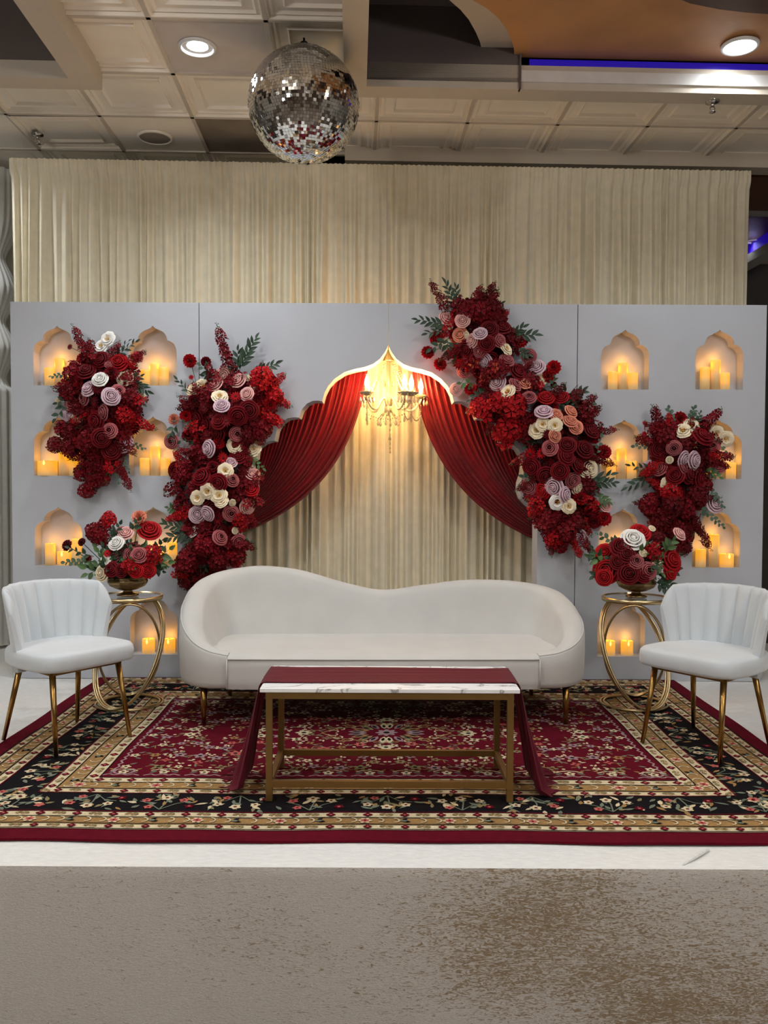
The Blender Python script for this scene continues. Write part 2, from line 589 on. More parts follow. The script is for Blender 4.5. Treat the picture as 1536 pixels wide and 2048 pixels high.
p = pz(75, 268, ZC)
sprinkler(p.x, p.y, ZC - 0.004, 'chrome fire sprinkler in the tilted ceiling tile beside the speaker')
p = pz(1425, 203, ZC - 0.1)
sprinkler(p.x, p.y, ZC - 0.1, 'chrome fire sprinkler under the ceiling frame near the white fascia')

# mirror ball
R_BALL = 0.302
bp_ = pz(608, 78, ZC)
ball = tag(empty('mirror_ball', (bp_.x, bp_.y, ZC - 0.055 - R_BALL)), 'large mirrored disco ball hanging from the ceiling on a black hook', 'disco ball')
MB().lathe([(max(1e-4, (R_BALL - 0.004) * math.sin(PI * i / 40)), -(R_BALL - 0.004) * math.cos(PI * i / 40)) for i in range(41)], 64).build('core', mat('ball_grout', (58, 54, 50), 0.6), ball)
mb = MB()
rows = 58
for i in range(rows):
    th0, th1 = PI * i / rows, PI * (i + 1) / rows
    thm = (th0 + th1) / 2
    n = max(5, int(round(2 * PI * math.sin(thm) * rows / PI)))
    off = random.random()
    for k in range(n):
        a0, a1 = 2 * PI * (k + off + 0.03) / n, 2 * PI * (k + off + 0.97) / n
        t0, t1 = th0 + 0.03 * PI / rows, th1 - 0.03 * PI / rows
        am, tmid = (a0 + a1) / 2, thm
        nr = Vector((math.sin(tmid) * math.cos(am), math.sin(tmid) * math.sin(am), math.cos(tmid)))
        jit = Vector((random.gauss(0, 1), random.gauss(0, 1), random.gauss(0, 1))) * (0.022 if thm > 1.2 else 0.006)
        vs = []
        for t, a in ((t0, a0), (t1, a0), (t1, a1), (t0, a1)):
            d = Vector((math.sin(t) * math.cos(a), math.sin(t) * math.sin(a), math.cos(t)))
            q = d * R_BALL
            q = q + nr * (jit.dot(d - nr))
            vs.append(q)
        mb.add(vs, [(0, 1, 2, 3)])
o = mb.build('mirror_tiles', mat('mirror_tile', (226, 226, 224), 0.04, 1.0, var=0.02), ball)
o['kind'] = 'stuff'
h = MB()
h.tube([(0.022 * math.cos(a), 0, R_BALL + 0.02 + 0.022 * math.sin(a)) for a in [2 * PI * i / 20 for i in range(20)]], 0.005, 8, closed=True)
h.tube([(0, 0, R_BALL + 0.04), (0, 0, R_BALL + 0.06)], 0.006, 8)
h.build('hook', mat('black_metal', (22, 20, 20), 0.4, 0.6), ball)

# ================================================================== stage
def velvet_nodes(name):
    m = bpy.data.materials.new(name)
    m.use_nodes = True
    N, L = m.node_tree.nodes, m.node_tree.links
    b = N['Principled BSDF']
    b.inputs['Roughness'].default_value = 0.75
    b.inputs['Sheen Weight'].default_value = 0.6
    b.inputs['Sheen Roughness'].default_value = 0.4
    b.inputs['Specular IOR Level'].default_value = 0.25
    tc = N.new('ShaderNodeTexCoord')

    def noise(scale, st, detail=4, rot=0.0, dist=0.0):
        mp = N.new('ShaderNodeMapping')
        mp.inputs['Scale'].default_value = st
        mp.inputs['Rotation'].default_value = (0, rot, 0)
        L.new(tc.outputs['Object'], mp.inputs['Vector'])
        n = N.new('ShaderNodeTexNoise')
        n.inputs['Scale'].default_value = scale
        n.inputs['Detail'].default_value = detail
        n.inputs['Distortion'].default_value = dist
        L.new(mp.outputs[0], n.inputs['Vector'])
        return n.outputs['Fac']

    def ramp(src, a, c):
        r_ = N.new('ShaderNodeMapRange')
        r_.inputs['From Min'].default_value = a
        r_.inputs['From Max'].default_value = c
        L.new(src, r_.inputs['Value'])
        return r_.outputs[0]

    def math_(op, a, c):
        n = N.new('ShaderNodeMath')
        n.operation = op
        for i, v in enumerate((a, c)):
            if isinstance(v, float):
                n.inputs[i].default_value = v
            else:
                L.new(v, n.inputs[i])
        return n.outputs[0]
    streak = noise(30, (1.0, 1.0, 4.0), 7, 0.7, 2.2)
    fine = noise(130, (1, 1, 1.8), 4, -0.4, 0.6)
    big = noise(1.3, (0.9, 1, 1.5), 4)
    sx = N.new('ShaderNodeSeparateXYZ')
    L.new(tc.outputs['Object'], sx.inputs[0])
    bias = math_('MULTIPLY', sx.outputs[0], 0.10)     # the nap is brushed the other way towards one end
    lvl = math_('ADD', big, bias)
    s2 = math_('ADD', math_('MULTIPLY', streak, 0.8), math_('MULTIPLY', fine, 0.25))
    s3 = math_('ADD', s2, math_('MULTIPLY', lvl, 0.45))
    fac = ramp(s3, 0.785, 0.89)
    mx = N.new('ShaderNodeMix')
    mx.data_type = 'RGBA'
    mx.inputs['A'].default_value = lin((208, 203, 196)) + (1,)
    mx.inputs['B'].default_value = lin((150, 130, 102)) + (1,)
    L.new(fac, mx.inputs['Factor'])
    m3 = N.new('ShaderNodeMix')
    m3.data_type = 'RGBA'
    m3.blend_type = 'MULTIPLY'
    m3.inputs['Factor'].default_value = 1.0
    rg = N.new('ShaderNodeValToRGB')
    rg.color_ramp.elements[0].position = 0.3
    rg.color_ramp.elements[1].position = 0.7
    rg.color_ramp.elements[0].color = (0.8, 0.79, 0.77, 1)
    rg.color_ramp.elements[1].color = (1, 1, 1, 1)
    L.new(fine, rg.inputs[0])
    L.new(mx.outputs['Result'], m3.inputs['A'])
    L.new(rg.outputs[0], m3.inputs['B'])
    L.new(m3.outputs['Result'], b.inputs['Base Color'])
    bp = N.new('ShaderNodeBump')
    bp.inputs['Strength'].default_value = 0.35
    bp.inputs['Distance'].default_value = 0.008
    L.new(s2, bp.inputs['Height'])
    L.new(bp.outputs[0], b.inputs['Normal'])
    return m


M_crush = velvet_nodes('crushed_velvet')
M_carpet = mat('stage_velvet_top', (218, 217, 213), 0.8, var=0.07, scale=22, stretch=(1, 3, 1), sheen=0.4, bump=0.35, bscale=40)
stage = tag(empty('stage_platform', (0, 4.9, 0)), 'low stage covered in beige crushed velvet carrying the rug and seats', 'stage')
YF = 2.835
tb = MB()


def top_fn(u, v):
    x = -3.7 + 7.4 * u
    y = YF + (6.95 - YF) * v
    wob = 0.003 * math.sin(x * 5.1 + y * 3) * math.sin(y * 4.3 - x * 2)
    return (x, y - 4.9, S - 0.004 + (wob if v > 0 else 0))


tb.grid(top_fn, 80, 40)
tb.build('cloth_top', M_carpet, stage)
sk = MB()


def skirt_fn(u, v):
    x = -3.7 + 7.4 * u
    wob = 0.006 * math.sin(x * 2.3) + 0.004 * math.sin(x * 6.1 + 1)
    z = S - 0.004 - (S - 0.004) * v
    return (x, YF - 4.9 - 0.004 * min(1, v * 30) - wob * v, z)


sk.grid(skirt_fn, 90, 30)
sk.build('skirt', M_crush, stage)
MB().box(-3.69, 3.69, YF + 0.02 - 4.9, 6.94 - 4.9, 0.0, S - 0.03).build('deck', mat('plywood', (150, 120, 84), 0.7), stage)
# loose fold of the cloth near the front edge
a, b_ = pz(1366, 1728, S), pz(1418, 1699, S)
fo = MB()
fo.tube([(a.x, a.y - 4.9, S - 0.004), ((a.x * 2 + b_.x) / 3, (a.y * 2 + b_.y) / 3 - 4.9, S + 0.002), ((a.x + 2 * b_.x) / 3, (a.y + 2 * b_.y) / 3 - 4.9, S + 0.003), (b_.x, b_.y - 4.9, S - 0.002)], [0.003, 0.008, 0.008, 0.003], 8)
fo.build('cloth_fold', M_carpet, stage)

# ================================================================== backdrop panels
PT = 0.19          # panel box depth
ND = 0.105         # niche depth
PW, PH = 1.22, 2.44
NS = 1 / 1052.0
NPROF = [(163, 0), (163, 225), (161, 245), (155, 264), (145, 280), (132, 292), (116, 300), (100, 304), (99, 318), (94, 334), (84, 350), (70, 363), (52, 373), (34, 380), (20, 386), (9, 394), (0, 404)]


def niche_ring(cx, z0):
    R_ = [(cx + x * NS, z0 + y * NS) for x, y in NPROF]
    Lh = [(cx - x * NS, z0 + y * NS) for x, y in NPROF[:-1]][::-1]
    return R_ + Lh


NICHES = {'left': [], 'right': []}
for side, cols, rowsy in (('left', ((111.5, 116.5, 119.5, 120), (303, 308.5, 309, 306)), (771, 951.5, 1131.5, 1309)),
                          ('right', ((1252, 1248, 1243, 1239), (1439.5, 1436, 1430, 1427)), (779, 958, 1135.5, 1313))):
    for c in cols:
        xs = [px(c[i], rowsy[i], YB).x for i in range(4)]
        xm = sum(xs) / 4
        NICHES[side].append([(xm, px(c[i], rowsy[i], YB).z) for i in range(4)])
for side, x0 in (('left', -2.44), ('right', 1.22)):
    lab = 'white backdrop panel with candle niches at the %s end of the backdrop' % side
    root = tag(empty('niche_panel', (x0 + PW / 2, YB, S)), lab, 'panel')
    g = 0.003
    outer_ = [(-PW / 2 + g, 0), (PW / 2 - g, 0), (PW / 2 - g, PH), (-PW / 2 + g, PH)]
    holes = [niche_ring(x - (x0 + PW / 2), z - S) for c in NICHES[side] for x, z in c]
    me = poly_slab(outer_, holes, ND)
    me.materials.append(M_panel)
    link('front_board', me, root)
    MB().box(-PW / 2 + g, PW / 2 - g, ND + 0.03, PT, 0, PH).build('back_board', M_panel, root)
    for c in NICHES[side]:
        for x, z in c:
            xx, zz = x - (x0 + PW / 2), z - S
            MB().box(xx - 0.2, xx + 0.2, ND, ND + 0.02, zz - 0.03, zz + 0.42).build('niche_back', M_panel, root)
    MB().box(-PW / 2 + g, -PW / 2 + g + 0.015, ND, PT, 0, PH).box(PW / 2 - g - 0.015, PW / 2 - g, ND, PT, 0, PH).box(-PW / 2 + g, PW / 2 - g, ND, PT, PH - 0.015, PH).build('edge_boards', M_panel, root)

# scalloped arch, right half as seen, in crop units from the axis
ARCH = [(0, 72), (8, 92), (18, 110), (40, 140), (75, 166), (115, 181), (165, 191), (215, 206), (262, 237), (295, 273), (315, 311), (325, 350),
        (345, 346), (372, 348), (400, 361), (424, 388), (440, 430), (463, 429), (495, 434), (528, 455), (550, 494), (560, 545),
        (580, 546), (612, 557), (645, 582), (668, 618), (677, 655), (670, 705), (657, 747), (655, 788), (668, 828), (698, 860), (728, 884), (743, 902)]
apex_z = px(779.5, 690, YB).z
AR = [(dx / 763.5, apex_z - (y - 72) / 763.5 - S) for dx, y in ARCH]
for sgn, side in ((-1, 'left'), (1, 'right')):
    root = tag(empty('arch_panel', (sgn * PW / 2, YB, S)), 'white backdrop panel forming the %s half of the scalloped arch' % side, 'panel')
    xin = AR[-1][0]
    g = 0.002
    ring = [(sgn * PW - sgn * g, 0), (sgn * PW - sgn * g, PH), (sgn * 0.001, PH)] + [(sgn * max(x, 0.001), z) for x, z in AR] + [(sgn * xin, 0)]
    ring = [(x - sgn * PW / 2, z) for x, z in ring]
    me = poly_slab(ring, [], PT)
    me.materials.append(M_panel)
    link('board', me, root)

# ------------------------------------------------------------------ candles
def candle_mat():
    m = bpy.data.materials.new('glowing_wax')
    m.use_nodes = True
    N, L = m.node_tree.nodes, m.node_tree.links
    b = N['Principled BSDF']
    b.inputs['Base Color'].default_value = lin((214, 176, 118)) + (1,)
    b.inputs['Roughness'].default_value = 0.55
    tc = N.new('ShaderNodeTexCoord')
    sp = N.new('ShaderNodeSeparateXYZ')
    L.new(tc.outputs['Object'], sp.inputs[0])          # z = 0 at the rim, negative below
    no = N.new('ShaderNodeTexNoise')
    no.inputs['Scale'].default_value = 30
    ad = N.new('ShaderNodeMath')
    ad.operation = 'MULTIPLY_ADD'
    L.new(no.outputs['Fac'], ad.inputs[0])
    ad.inputs[1].default_value = 0.02
    L.new(sp.outputs[2], ad.inputs[2])
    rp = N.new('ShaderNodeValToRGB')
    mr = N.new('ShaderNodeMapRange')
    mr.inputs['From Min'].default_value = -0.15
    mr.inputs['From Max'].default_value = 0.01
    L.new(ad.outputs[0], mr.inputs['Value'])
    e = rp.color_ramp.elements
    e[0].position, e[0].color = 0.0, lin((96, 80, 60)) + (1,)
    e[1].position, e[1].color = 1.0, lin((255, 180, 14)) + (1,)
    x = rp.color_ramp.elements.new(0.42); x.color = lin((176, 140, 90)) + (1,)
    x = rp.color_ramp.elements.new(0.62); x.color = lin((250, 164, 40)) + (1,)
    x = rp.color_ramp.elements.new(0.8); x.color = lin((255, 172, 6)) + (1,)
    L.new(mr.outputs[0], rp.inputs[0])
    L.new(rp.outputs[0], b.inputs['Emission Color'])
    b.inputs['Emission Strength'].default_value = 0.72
    return m


M_wax = candle_mat()
M_flame = mat('led_flame', (255, 220, 120), 0.5, emit=(255, 214, 90), estr=3.5)
M_wick = mat('wick', (60, 40, 24), 0.8)


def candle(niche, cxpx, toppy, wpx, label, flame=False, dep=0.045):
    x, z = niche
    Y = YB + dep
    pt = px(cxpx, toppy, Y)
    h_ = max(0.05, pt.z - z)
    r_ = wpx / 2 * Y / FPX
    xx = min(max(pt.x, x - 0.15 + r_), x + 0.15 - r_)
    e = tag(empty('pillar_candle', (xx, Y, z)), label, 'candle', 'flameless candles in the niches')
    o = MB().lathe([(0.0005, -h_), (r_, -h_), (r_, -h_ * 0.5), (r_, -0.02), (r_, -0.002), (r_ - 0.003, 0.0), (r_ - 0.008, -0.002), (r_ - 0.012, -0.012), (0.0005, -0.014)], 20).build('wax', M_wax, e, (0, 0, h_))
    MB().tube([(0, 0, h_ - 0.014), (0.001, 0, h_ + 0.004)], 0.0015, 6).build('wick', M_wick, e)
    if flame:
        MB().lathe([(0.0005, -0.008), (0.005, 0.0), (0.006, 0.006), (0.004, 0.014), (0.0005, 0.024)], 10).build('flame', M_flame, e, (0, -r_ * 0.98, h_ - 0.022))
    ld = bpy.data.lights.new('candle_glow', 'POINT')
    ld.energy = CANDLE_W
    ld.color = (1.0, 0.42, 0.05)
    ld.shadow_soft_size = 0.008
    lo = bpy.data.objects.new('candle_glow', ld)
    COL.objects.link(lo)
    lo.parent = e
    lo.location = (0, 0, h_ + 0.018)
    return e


def zc3(x, y): return (x / 3.414, 580 + y / 3.414)
def zc6(x, y): return (1140 + x / 3.414, 600 + y / 3.414)


ROWN = ['top', 'second', 'third', 'bottom']
CANDLES = {
    ('left', 0, 0): (zc3, [(338, 532, 19, 0), (405, 468, 19, 0), (472, 530, 19, 0)]),
    ('left', 1, 0): (zc3, [(992, 545, 19, 0), (1053, 505, 19, 0), (1120, 530, 19, 0)]),
    ('left', 0, 1): (zc3, [(318, 1166, 38, 1), (436, 1108, 20, 0), (508, 1140, 20, 0)]),
    ('left', 1, 1): (zc3, [(988, 1148, 19, 0), (1060, 1068, 19, 0), (1128, 1148, 19, 0)]),
    ('left', 0, 2): (zc3, [(343, 1730, 20, 0), (438, 1785, 27, 1), (526, 1700, 22, 0)]),
    ('left', 1, 2): (zc3, [(1000, 1770, 22, 0), (1085, 1790, 22, 0), (1180, 1725, 20, 0)]),
    ('left', 1, 3): (lambda x, y: (x, y), [(297, 1277, 25, 1), (339, 1277, 23, 1)]),
    ('right', 0, 0): (zc6, [(293, 490, 19, 0), (362, 432, 19, 0), (430, 497, 19, 0)]),
    ('right', 1, 0): (zc6, [(922, 460, 19, 0), (995, 410, 19, 0), (1057, 500, 19, 0)]),
    ('right', 0, 1): (zc6, [(282, 1095, 19, 0), (352, 1015, 19, 0), (422, 1098, 19, 0)]),
    ('right', 1, 1): (zc6, [(935, 1120, 19, 0), (1003, 1040, 19, 0), (1100, 1110, 19, 0)]),
    ('right', 0, 2): (zc6, [(262, 1715, 19, 0), (330, 1660, 19, 0), (395, 1700, 19, 0)]),
    ('right', 1, 2): (zc6, [(893, 1702, 20, 0), (985, 1602, 20, 0), (1070, 1732, 27, 1)]),
    ('right', 0, 3): (lambda x, y: (x, y), [(1218, 1281, 24, 1), (1254, 1281, 24, 1)]),
}
for (side, c, r_), (fn, lst) in CANDLES.items():
    near = (c == 1) if side == 'left' else (c == 0)
    for k, (x, y, wd, fl) in enumerate(lst):
        pos = ('left', 'middle', 'right')[k] if len(lst) == 3 else ('left', 'right')[k]
        lab = '%s glowing candle in the %s-row niche %s the arch on the %s panel' % (pos, ROWN[r_], 'nearer' if near else 'farther from', side)
        candle(NICHES[side][c][r_], *fn(x, y), wd, lab, bool(fl), 0.05 if k != 1 else 0.062)

# ================================================================== curtain behind
M_curtain = cloth_mat('cream_voile', (243, 234, 208), 0.15, 0.42, 0.25)
CANG = math.atan2(6.15 - 5.97, 5.1)
SEAM = -0.012


def curtain(xa, xb, seed, label, posts):
    rr = np.random.default_rng(seed)
    n = int((xb - xa) / 0.0065)
    xs = np.linspace(xa, xb, n + 1)
    # fold phase drifts so that the folds differ in width
    ph = np.cumsum(0.0065 * (2 * PI / (0.075 + 0.035 * np.interp(xs, np.linspace(xa, xb, 26), rr.uniform(-1, 1, 26)))))
    ph2 = np.cumsum(0.0065 * (2 * PI / (0.21 + 0.08 * np.interp(xs, np.linspace(xa, xb, 14), rr.uniform(-1, 1, 14)))))
    phf = np.cumsum(0.0065 * (2 * PI / (0.034 + 0.01 * np.interp(xs, np.linspace(xa, xb, 60), rr.uniform(-1, 1, 60)))))
    a1 = 0.018 + 0.011 * np.interp(xs, np.linspace(xa, xb, 30), rr.uniform(-1, 1, 30))
    ztop, zbot = 4.12, S + 0.01
    zs = [ztop + 0.012, ztop, ztop - 0.02, ztop - 0.06, ztop - 0.08, ztop - 0.11, ztop - 0.2, ztop - 0.4, ztop - 0.7, ztop - 1.0, ztop - 1.4, ztop - 1.8, ztop - 2.2, ztop - 2.6, ztop - 3.0, zbot + 0.1, zbot]
    V, F = [], []
    for z in zs:
        t = (ztop - z) / (ztop - zbot)
        head = max(0.0, 1 - (ztop - z) / 0.12) if z < ztop + 0.001 else 1
        lowr = min(1, max(0, (t - 0.02) / 0.25))
        lag = 0.5 * np.sin(xs * 3.1 + seed) * t * 2
        d = a1 * (0.75 + 0.5 * lowr) * np.sin(ph + lag) * (1 - 0.75 * head) + 0.018 * lowr * np.sin(ph2 + lag * 0.6)
        d = d + 0.007 * np.sin(phf) * (0.35 + 0.65 * head)
        if abs(z - (ztop - 0.08)) < 1e-6:
            d = d * 0.6
        seam = np.clip(np.abs(xs - SEAM) / 0.03, 0, 1)
        d = d * seam - 0.03 * min(1.0, head * 2)
        xx = xs + 0.006 * lowr * np.sin(ph2 * 0.7 + 1) * seam
        for x, dd in zip(xx, d):
            V.append((x, 6.18 + math.tan(CANG) * x + dd, z))
    w_ = n + 1
    for j in range(len(zs) - 1):
        for i in range(n):
            a = j * w_ + i
            F.append((a, a + w_, a + w_ + 1, a + 1))
    e = tag(empty('backdrop_curtain', ((xa + xb) / 2, 6.18, S)), label, 'curtain')
    c = Vector(((xa + xb) / 2, 6.18, S))
    mb = MB()
    mb.add([Vector(v) - c for v in V], F, 0, True)
    mb.build('fabric', M_curtain, e)
    ty = math.tan(CANG)
    MB().tube([(xa - c.x, ty * xa, 4.12 - 0.045 - S), (xb - c.x, ty * xb, 4.12 - 0.045 - S)], 0.012, 10).build('rod', M_pipe, e)
    for x in posts:
        y = ty * x
        MB().tube([(x - c.x, y + 0.065, 0.01), (x - c.x, y + 0.065, 3.445)], 0.02, 10).build('upright', M_pipe, e)
        MB().tube([(x - c.x, y + 0.065, 3.425), (x - c.x, y + 0.03, 3.515)], 0.018, 10).ball((x - c.x, y + 0.005, 3.515), 0.04, 12, 8, sz=0.7).build('post_cap', M_curtain, e)
        MB().box(x - c.x - 0.05, x - c.x + 0.2 * (x < 2), y + 0.035, y + 0.3, 0.0, 0.01).build('foot_plate', M_pipe, e)
    return e


M_pipe = mat('steel_pipe', (170, 168, 164), 0.35, 0.9)
curtain(-2.645, -0.0125, 3, 'long cream pleated curtain hanging behind the left half of the backdrop', (-2.61,))
curtain(-0.0115, 2.60, 5, 'long cream pleated curtain hanging behind the right half of the backdrop', (0.06, 2.57))
# ------------------------------------------------------------------ crimson swags inside the arch
M_drape = cloth_mat('crimson_chiffon', (138, 8, 24), 0.22, 0.5, 0.15, var=0.1)
YD = YB + PT + 0.05


def swag(sgn, label):
    """folds run from the arch line down to the gather at the arch's foot"""
    ax = 779.5
    A = [(737, 722), (700, 715), (655, 745), (610, 785), (560, 835), (520, 880), (495, 930), (478, 975)]      # along the arch (behind the panel)
    Bx = [(478, 1068), (476, 1052), (475, 1040), (474, 1030), (473, 1020), (472, 1010), (471, 1000), (470, 992)]
    Cc = [(714, 985), (674, 965), (630, 952), (588, 948), (548, 952), (517, 962), (495, 978), (478, 985)]      # sag control
    Ap, Bp, Cp = catmull(A, 100), catmull(Bx, 100), catmull(Cc, 100)
    rr = np.random.default_rng(11 + sgn)
    nu, nv = 300, 26
    ss = np.linspace(0, 1, nu + 1)
    ph = np.cumsum(2 * PI / nu * (28 + 12 * np.interp(ss, np.linspace(0, 1, 14), rr.uniform(-1, 1, 14))))
    amp = 0.015 + 0.008 * np.interp(ss, np.linspace(0, 1, 20), rr.uniform(-1, 1, 20))
    V, F = [], []
    off = 0 if sgn < 0 else 0
    for i in range(nu + 1):
        t = ss[i] * 100
        k = min(int(t), 99)
        q = t - k
        a = Ap[k] * (1 - q) + Ap[k + 1] * q
        b = Bp[k] * (1 - q) + Bp[k + 1] * q
        c = Cp[k] * (1 - q) + Cp[k + 1] * q
        for j in range(nv + 1):
            v = j / nv
            p2 = a * (1 - v) ** 2 + c * 2 * v * (1 - v) + b * v * v
            dx = p2[0] - ax
            yy = p2[1]
            if sgn > 0:
                dx = -dx * 1.02
                yy = yy + 18 * v
            w3 = px(ax + dx, yy, YD + 0.02)
            body = math.sin(PI * v) * 0.05 * math.sin(PI * min(1, ss[i] + 0.15))
            d = amp[i] * math.sin(ph[i] + 0.8 * math.sin(v * 3)) * (1 - 0.35 * v)
            V.append((w3.x, w3.y - body * 0.6 + d + 0.012 * (1 - ss[i]), w3.z))
    for i in range(nu):
        for j in range(nv):
            a = i * (nv + 1) + j
            F.append((a, a + nv + 1, a + nv + 2, a + 1))
    e = tag(empty('swag_drape', (sgn * 0.7, YD, 1.6)), label, 'drape')
    mb = MB().add([Vector(v) - Vector((sgn * 0.7, YD, 1.6)) for v in V], F, 0, True)
    mb.build('fabric', M_drape, e)


swag(-1, 'sheer crimson drape swept to the left inside the arch')
swag(1, 'sheer crimson drape swept to the right inside the arch')

# gathered white drape on the wall past the left end
dr = tag(empty('gathered_wall_drape', (-3.12, 6.75, S)), 'white wall drape gathered with ties past the left end of backdrop', 'drape')
prof = []
ties = [3.62, 3.13, 2.70]
for i in range(121):
    z = 0.02 + (4.25 - S) * i / 120
    zz = z + S
    d = min(abs(zz - t) for t in ties)
    r_ = 0.22
    if zz > 2.6:
        r_ = 0.12 + 0.10 * (1 - math.exp(-(d / 0.16) ** 1.6))
    prof.append((r_, z))
mb = MB()
mb.lathe(prof, 90, smooth=True, flute=26, famp=0.09)
mb.build('fabric', cloth_mat('white_satin', (226, 226, 220), 0.2, 0.35, 0.2), dr)
bk = MB()
bk.grid(lambda u, v: (-0.9 + 1.6 * u, 0.17 + 0.02 * math.sin(u * 60), 0.01 + 3.64 * v), 160, 2)
bk.build('backing_fabric', MATS['white_satin'], dr)
for t in ties:
    MB().lathe([(0.06, -0.02), (0.095, -0.015), (0.1, 0.0), (0.095, 0.015), (0.06, 0.02)], 20, (0, 0, t - S)).build('tie', MATS['white_satin'], dr)

# ================================================================== rug
RX, RHX = -0.005, 1.872
RY0, RY1 = 3.02, 5.568
BW = [0.09, 0.047, 0.064, 0.053, 0.195, 0.05, 0.075, 0.058]
M_rred = mat('rug_crimson', (88, 9, 26), 0.95, var=0.12, scale=30, bump=0.25, bscale=260, spec=0.1)
M_rcream = mat('rug_cream', (202, 186, 152), 0.95, var=0.12, scale=60, bump=0.25, bscale=260, spec=0.1)
M_rtan = mat('rug_gold', (150, 117, 74), 0.95, var=0.12, scale=60, bump=0.25, bscale=260, spec=0.1)
M_rblack = mat('rug_black', (20, 17, 20), 0.95, var=0.2, scale=60, bump=0.25, bscale=260, spec=0.1)
M_rolive = mat('rug_olive', (128, 118, 84), 0.95, var=0.12, scale=60, spec=0.1)
M_rsage = mat('rug_sage', (108, 116, 100), 0.95, var=0.12, scale=60, spec=0.1)
M_rpink = mat('rug_rose', (176, 92, 84), 0.95, var=0.12, scale=60, spec=0.1)
M_rgrey = mat('rug_mauve_grey', (150, 124, 126), 0.95, var=0.12, scale=60, spec=0.1)
RM = [M_rred, M_rcream, M_rtan, M_rblack, M_rolive, M_rsage, M_rpink, M_rgrey]
RED, CRE, TAN, BLK, OLI, SAG, PNK, GRY = range(8)
RZ = S + 0.010
rug = tag(empty('area_rug', (RX, (RY0 + RY1) / 2, S)), 'large red Persian-style floral rug with black and gold borders', 'rug')
RC = Vector((RX, (RY0 + RY1) / 2, S))


def warp(x, y):
    return (x + 0.004 * math.sin(y * 7.0 + 1.0) + 0.003 * math.sin(x * 5.3 + y * 2.1),
            y + 0.005 * math.sin(x * 4.1 + 0.7) + 0.003 * math.sin(x * 11 + y * 3))


def rz(x, y):
    z = 0.0
    d = ((x + 0.95) / 0.16) ** 2
    if d < 9:
        z += 0.0 * math.exp(-d) * max(0, min(1, (RY0 + 0.7 - y) / 0.7))
    c = max(0, x - 1.62) / 0.25
    e_ = max(0, y - 5.36) / 0.2
    return z


def inset_y(k):
    d = sum(BW[:k])
    y1 = 5.64 - d if k > 0 else RY1
    return RX - RHX + d, RX + RHX - d, RY0 + d, min(y1, RY1)


bands = [('border_edge', RED), ('guard_stripe', CRE), ('inner_stripe', TAN), ('guard_stripe', CRE), ('main_border', BLK), ('guard_stripe', CRE), ('inner_stripe', TAN), ('guard_stripe', CRE), ('field', RED)]


def rug_strip(mb, x0, x1, y0, y1, z, mi):
    nx, ny = max(1, int((x1 - x0) / 0.05)), max(1, int((y1 - y0) / 0.05))

    def fn(u, v):
        x, y = x0 + (x1 - x0) * u, y0 + (y1 - y0) * v
        X, Y_ = warp(x, y)
        return (X - RC.x, min(Y_, RY1) - RC.y, z + rz(x, y) - S)
    mb.grid(fn, nx, ny, mi, False)


for k, (nm, mi) in enumerate(bands):
    x0, x1, y0, y1 = inset_y(k)
    mb = MB()
    z = RZ + k * 0.0004
    if k < 8:
        a0, a1, b0, b1 = inset_y(k + 1)
        rug_strip(mb, x0, x1, y0, b0, z, 0)
        if y1 - b1 > 0.01:
            rug_strip(mb, x0, x1, b1, y1, z, 0)
        rug_strip(mb, x0, a0, b0, b1, z, 0)
        rug_strip(mb, a1, x1, b0, b1, z, 0)
    else:
        rug_strip(mb, x0, x1, y0, y1, z, 0)
    if k == 0:       # the thickness of the rug
        for (xa, ya, xb, yb) in ((x0, y0, x1, y0), (x1, y0, x1, y1), (x1, y1, x0, y1), (x0, y1, x0, y0)):
            def side(u, v, xa=xa, ya=ya, xb=xb, yb=yb):
                x, y = xa + (xb - xa) * u, ya + (yb - ya) * u
                X, Y_ = warp(x, y)
                return (X - RC.x, min(Y_, RY1) - RC.y, (z + rz(x, y) - S) * (1 - v) + (0.001 + rz(x, y)) * v)
            mb.grid(side, 60, 1, 0, False)
    mb.build(nm, RM[mi], rug)


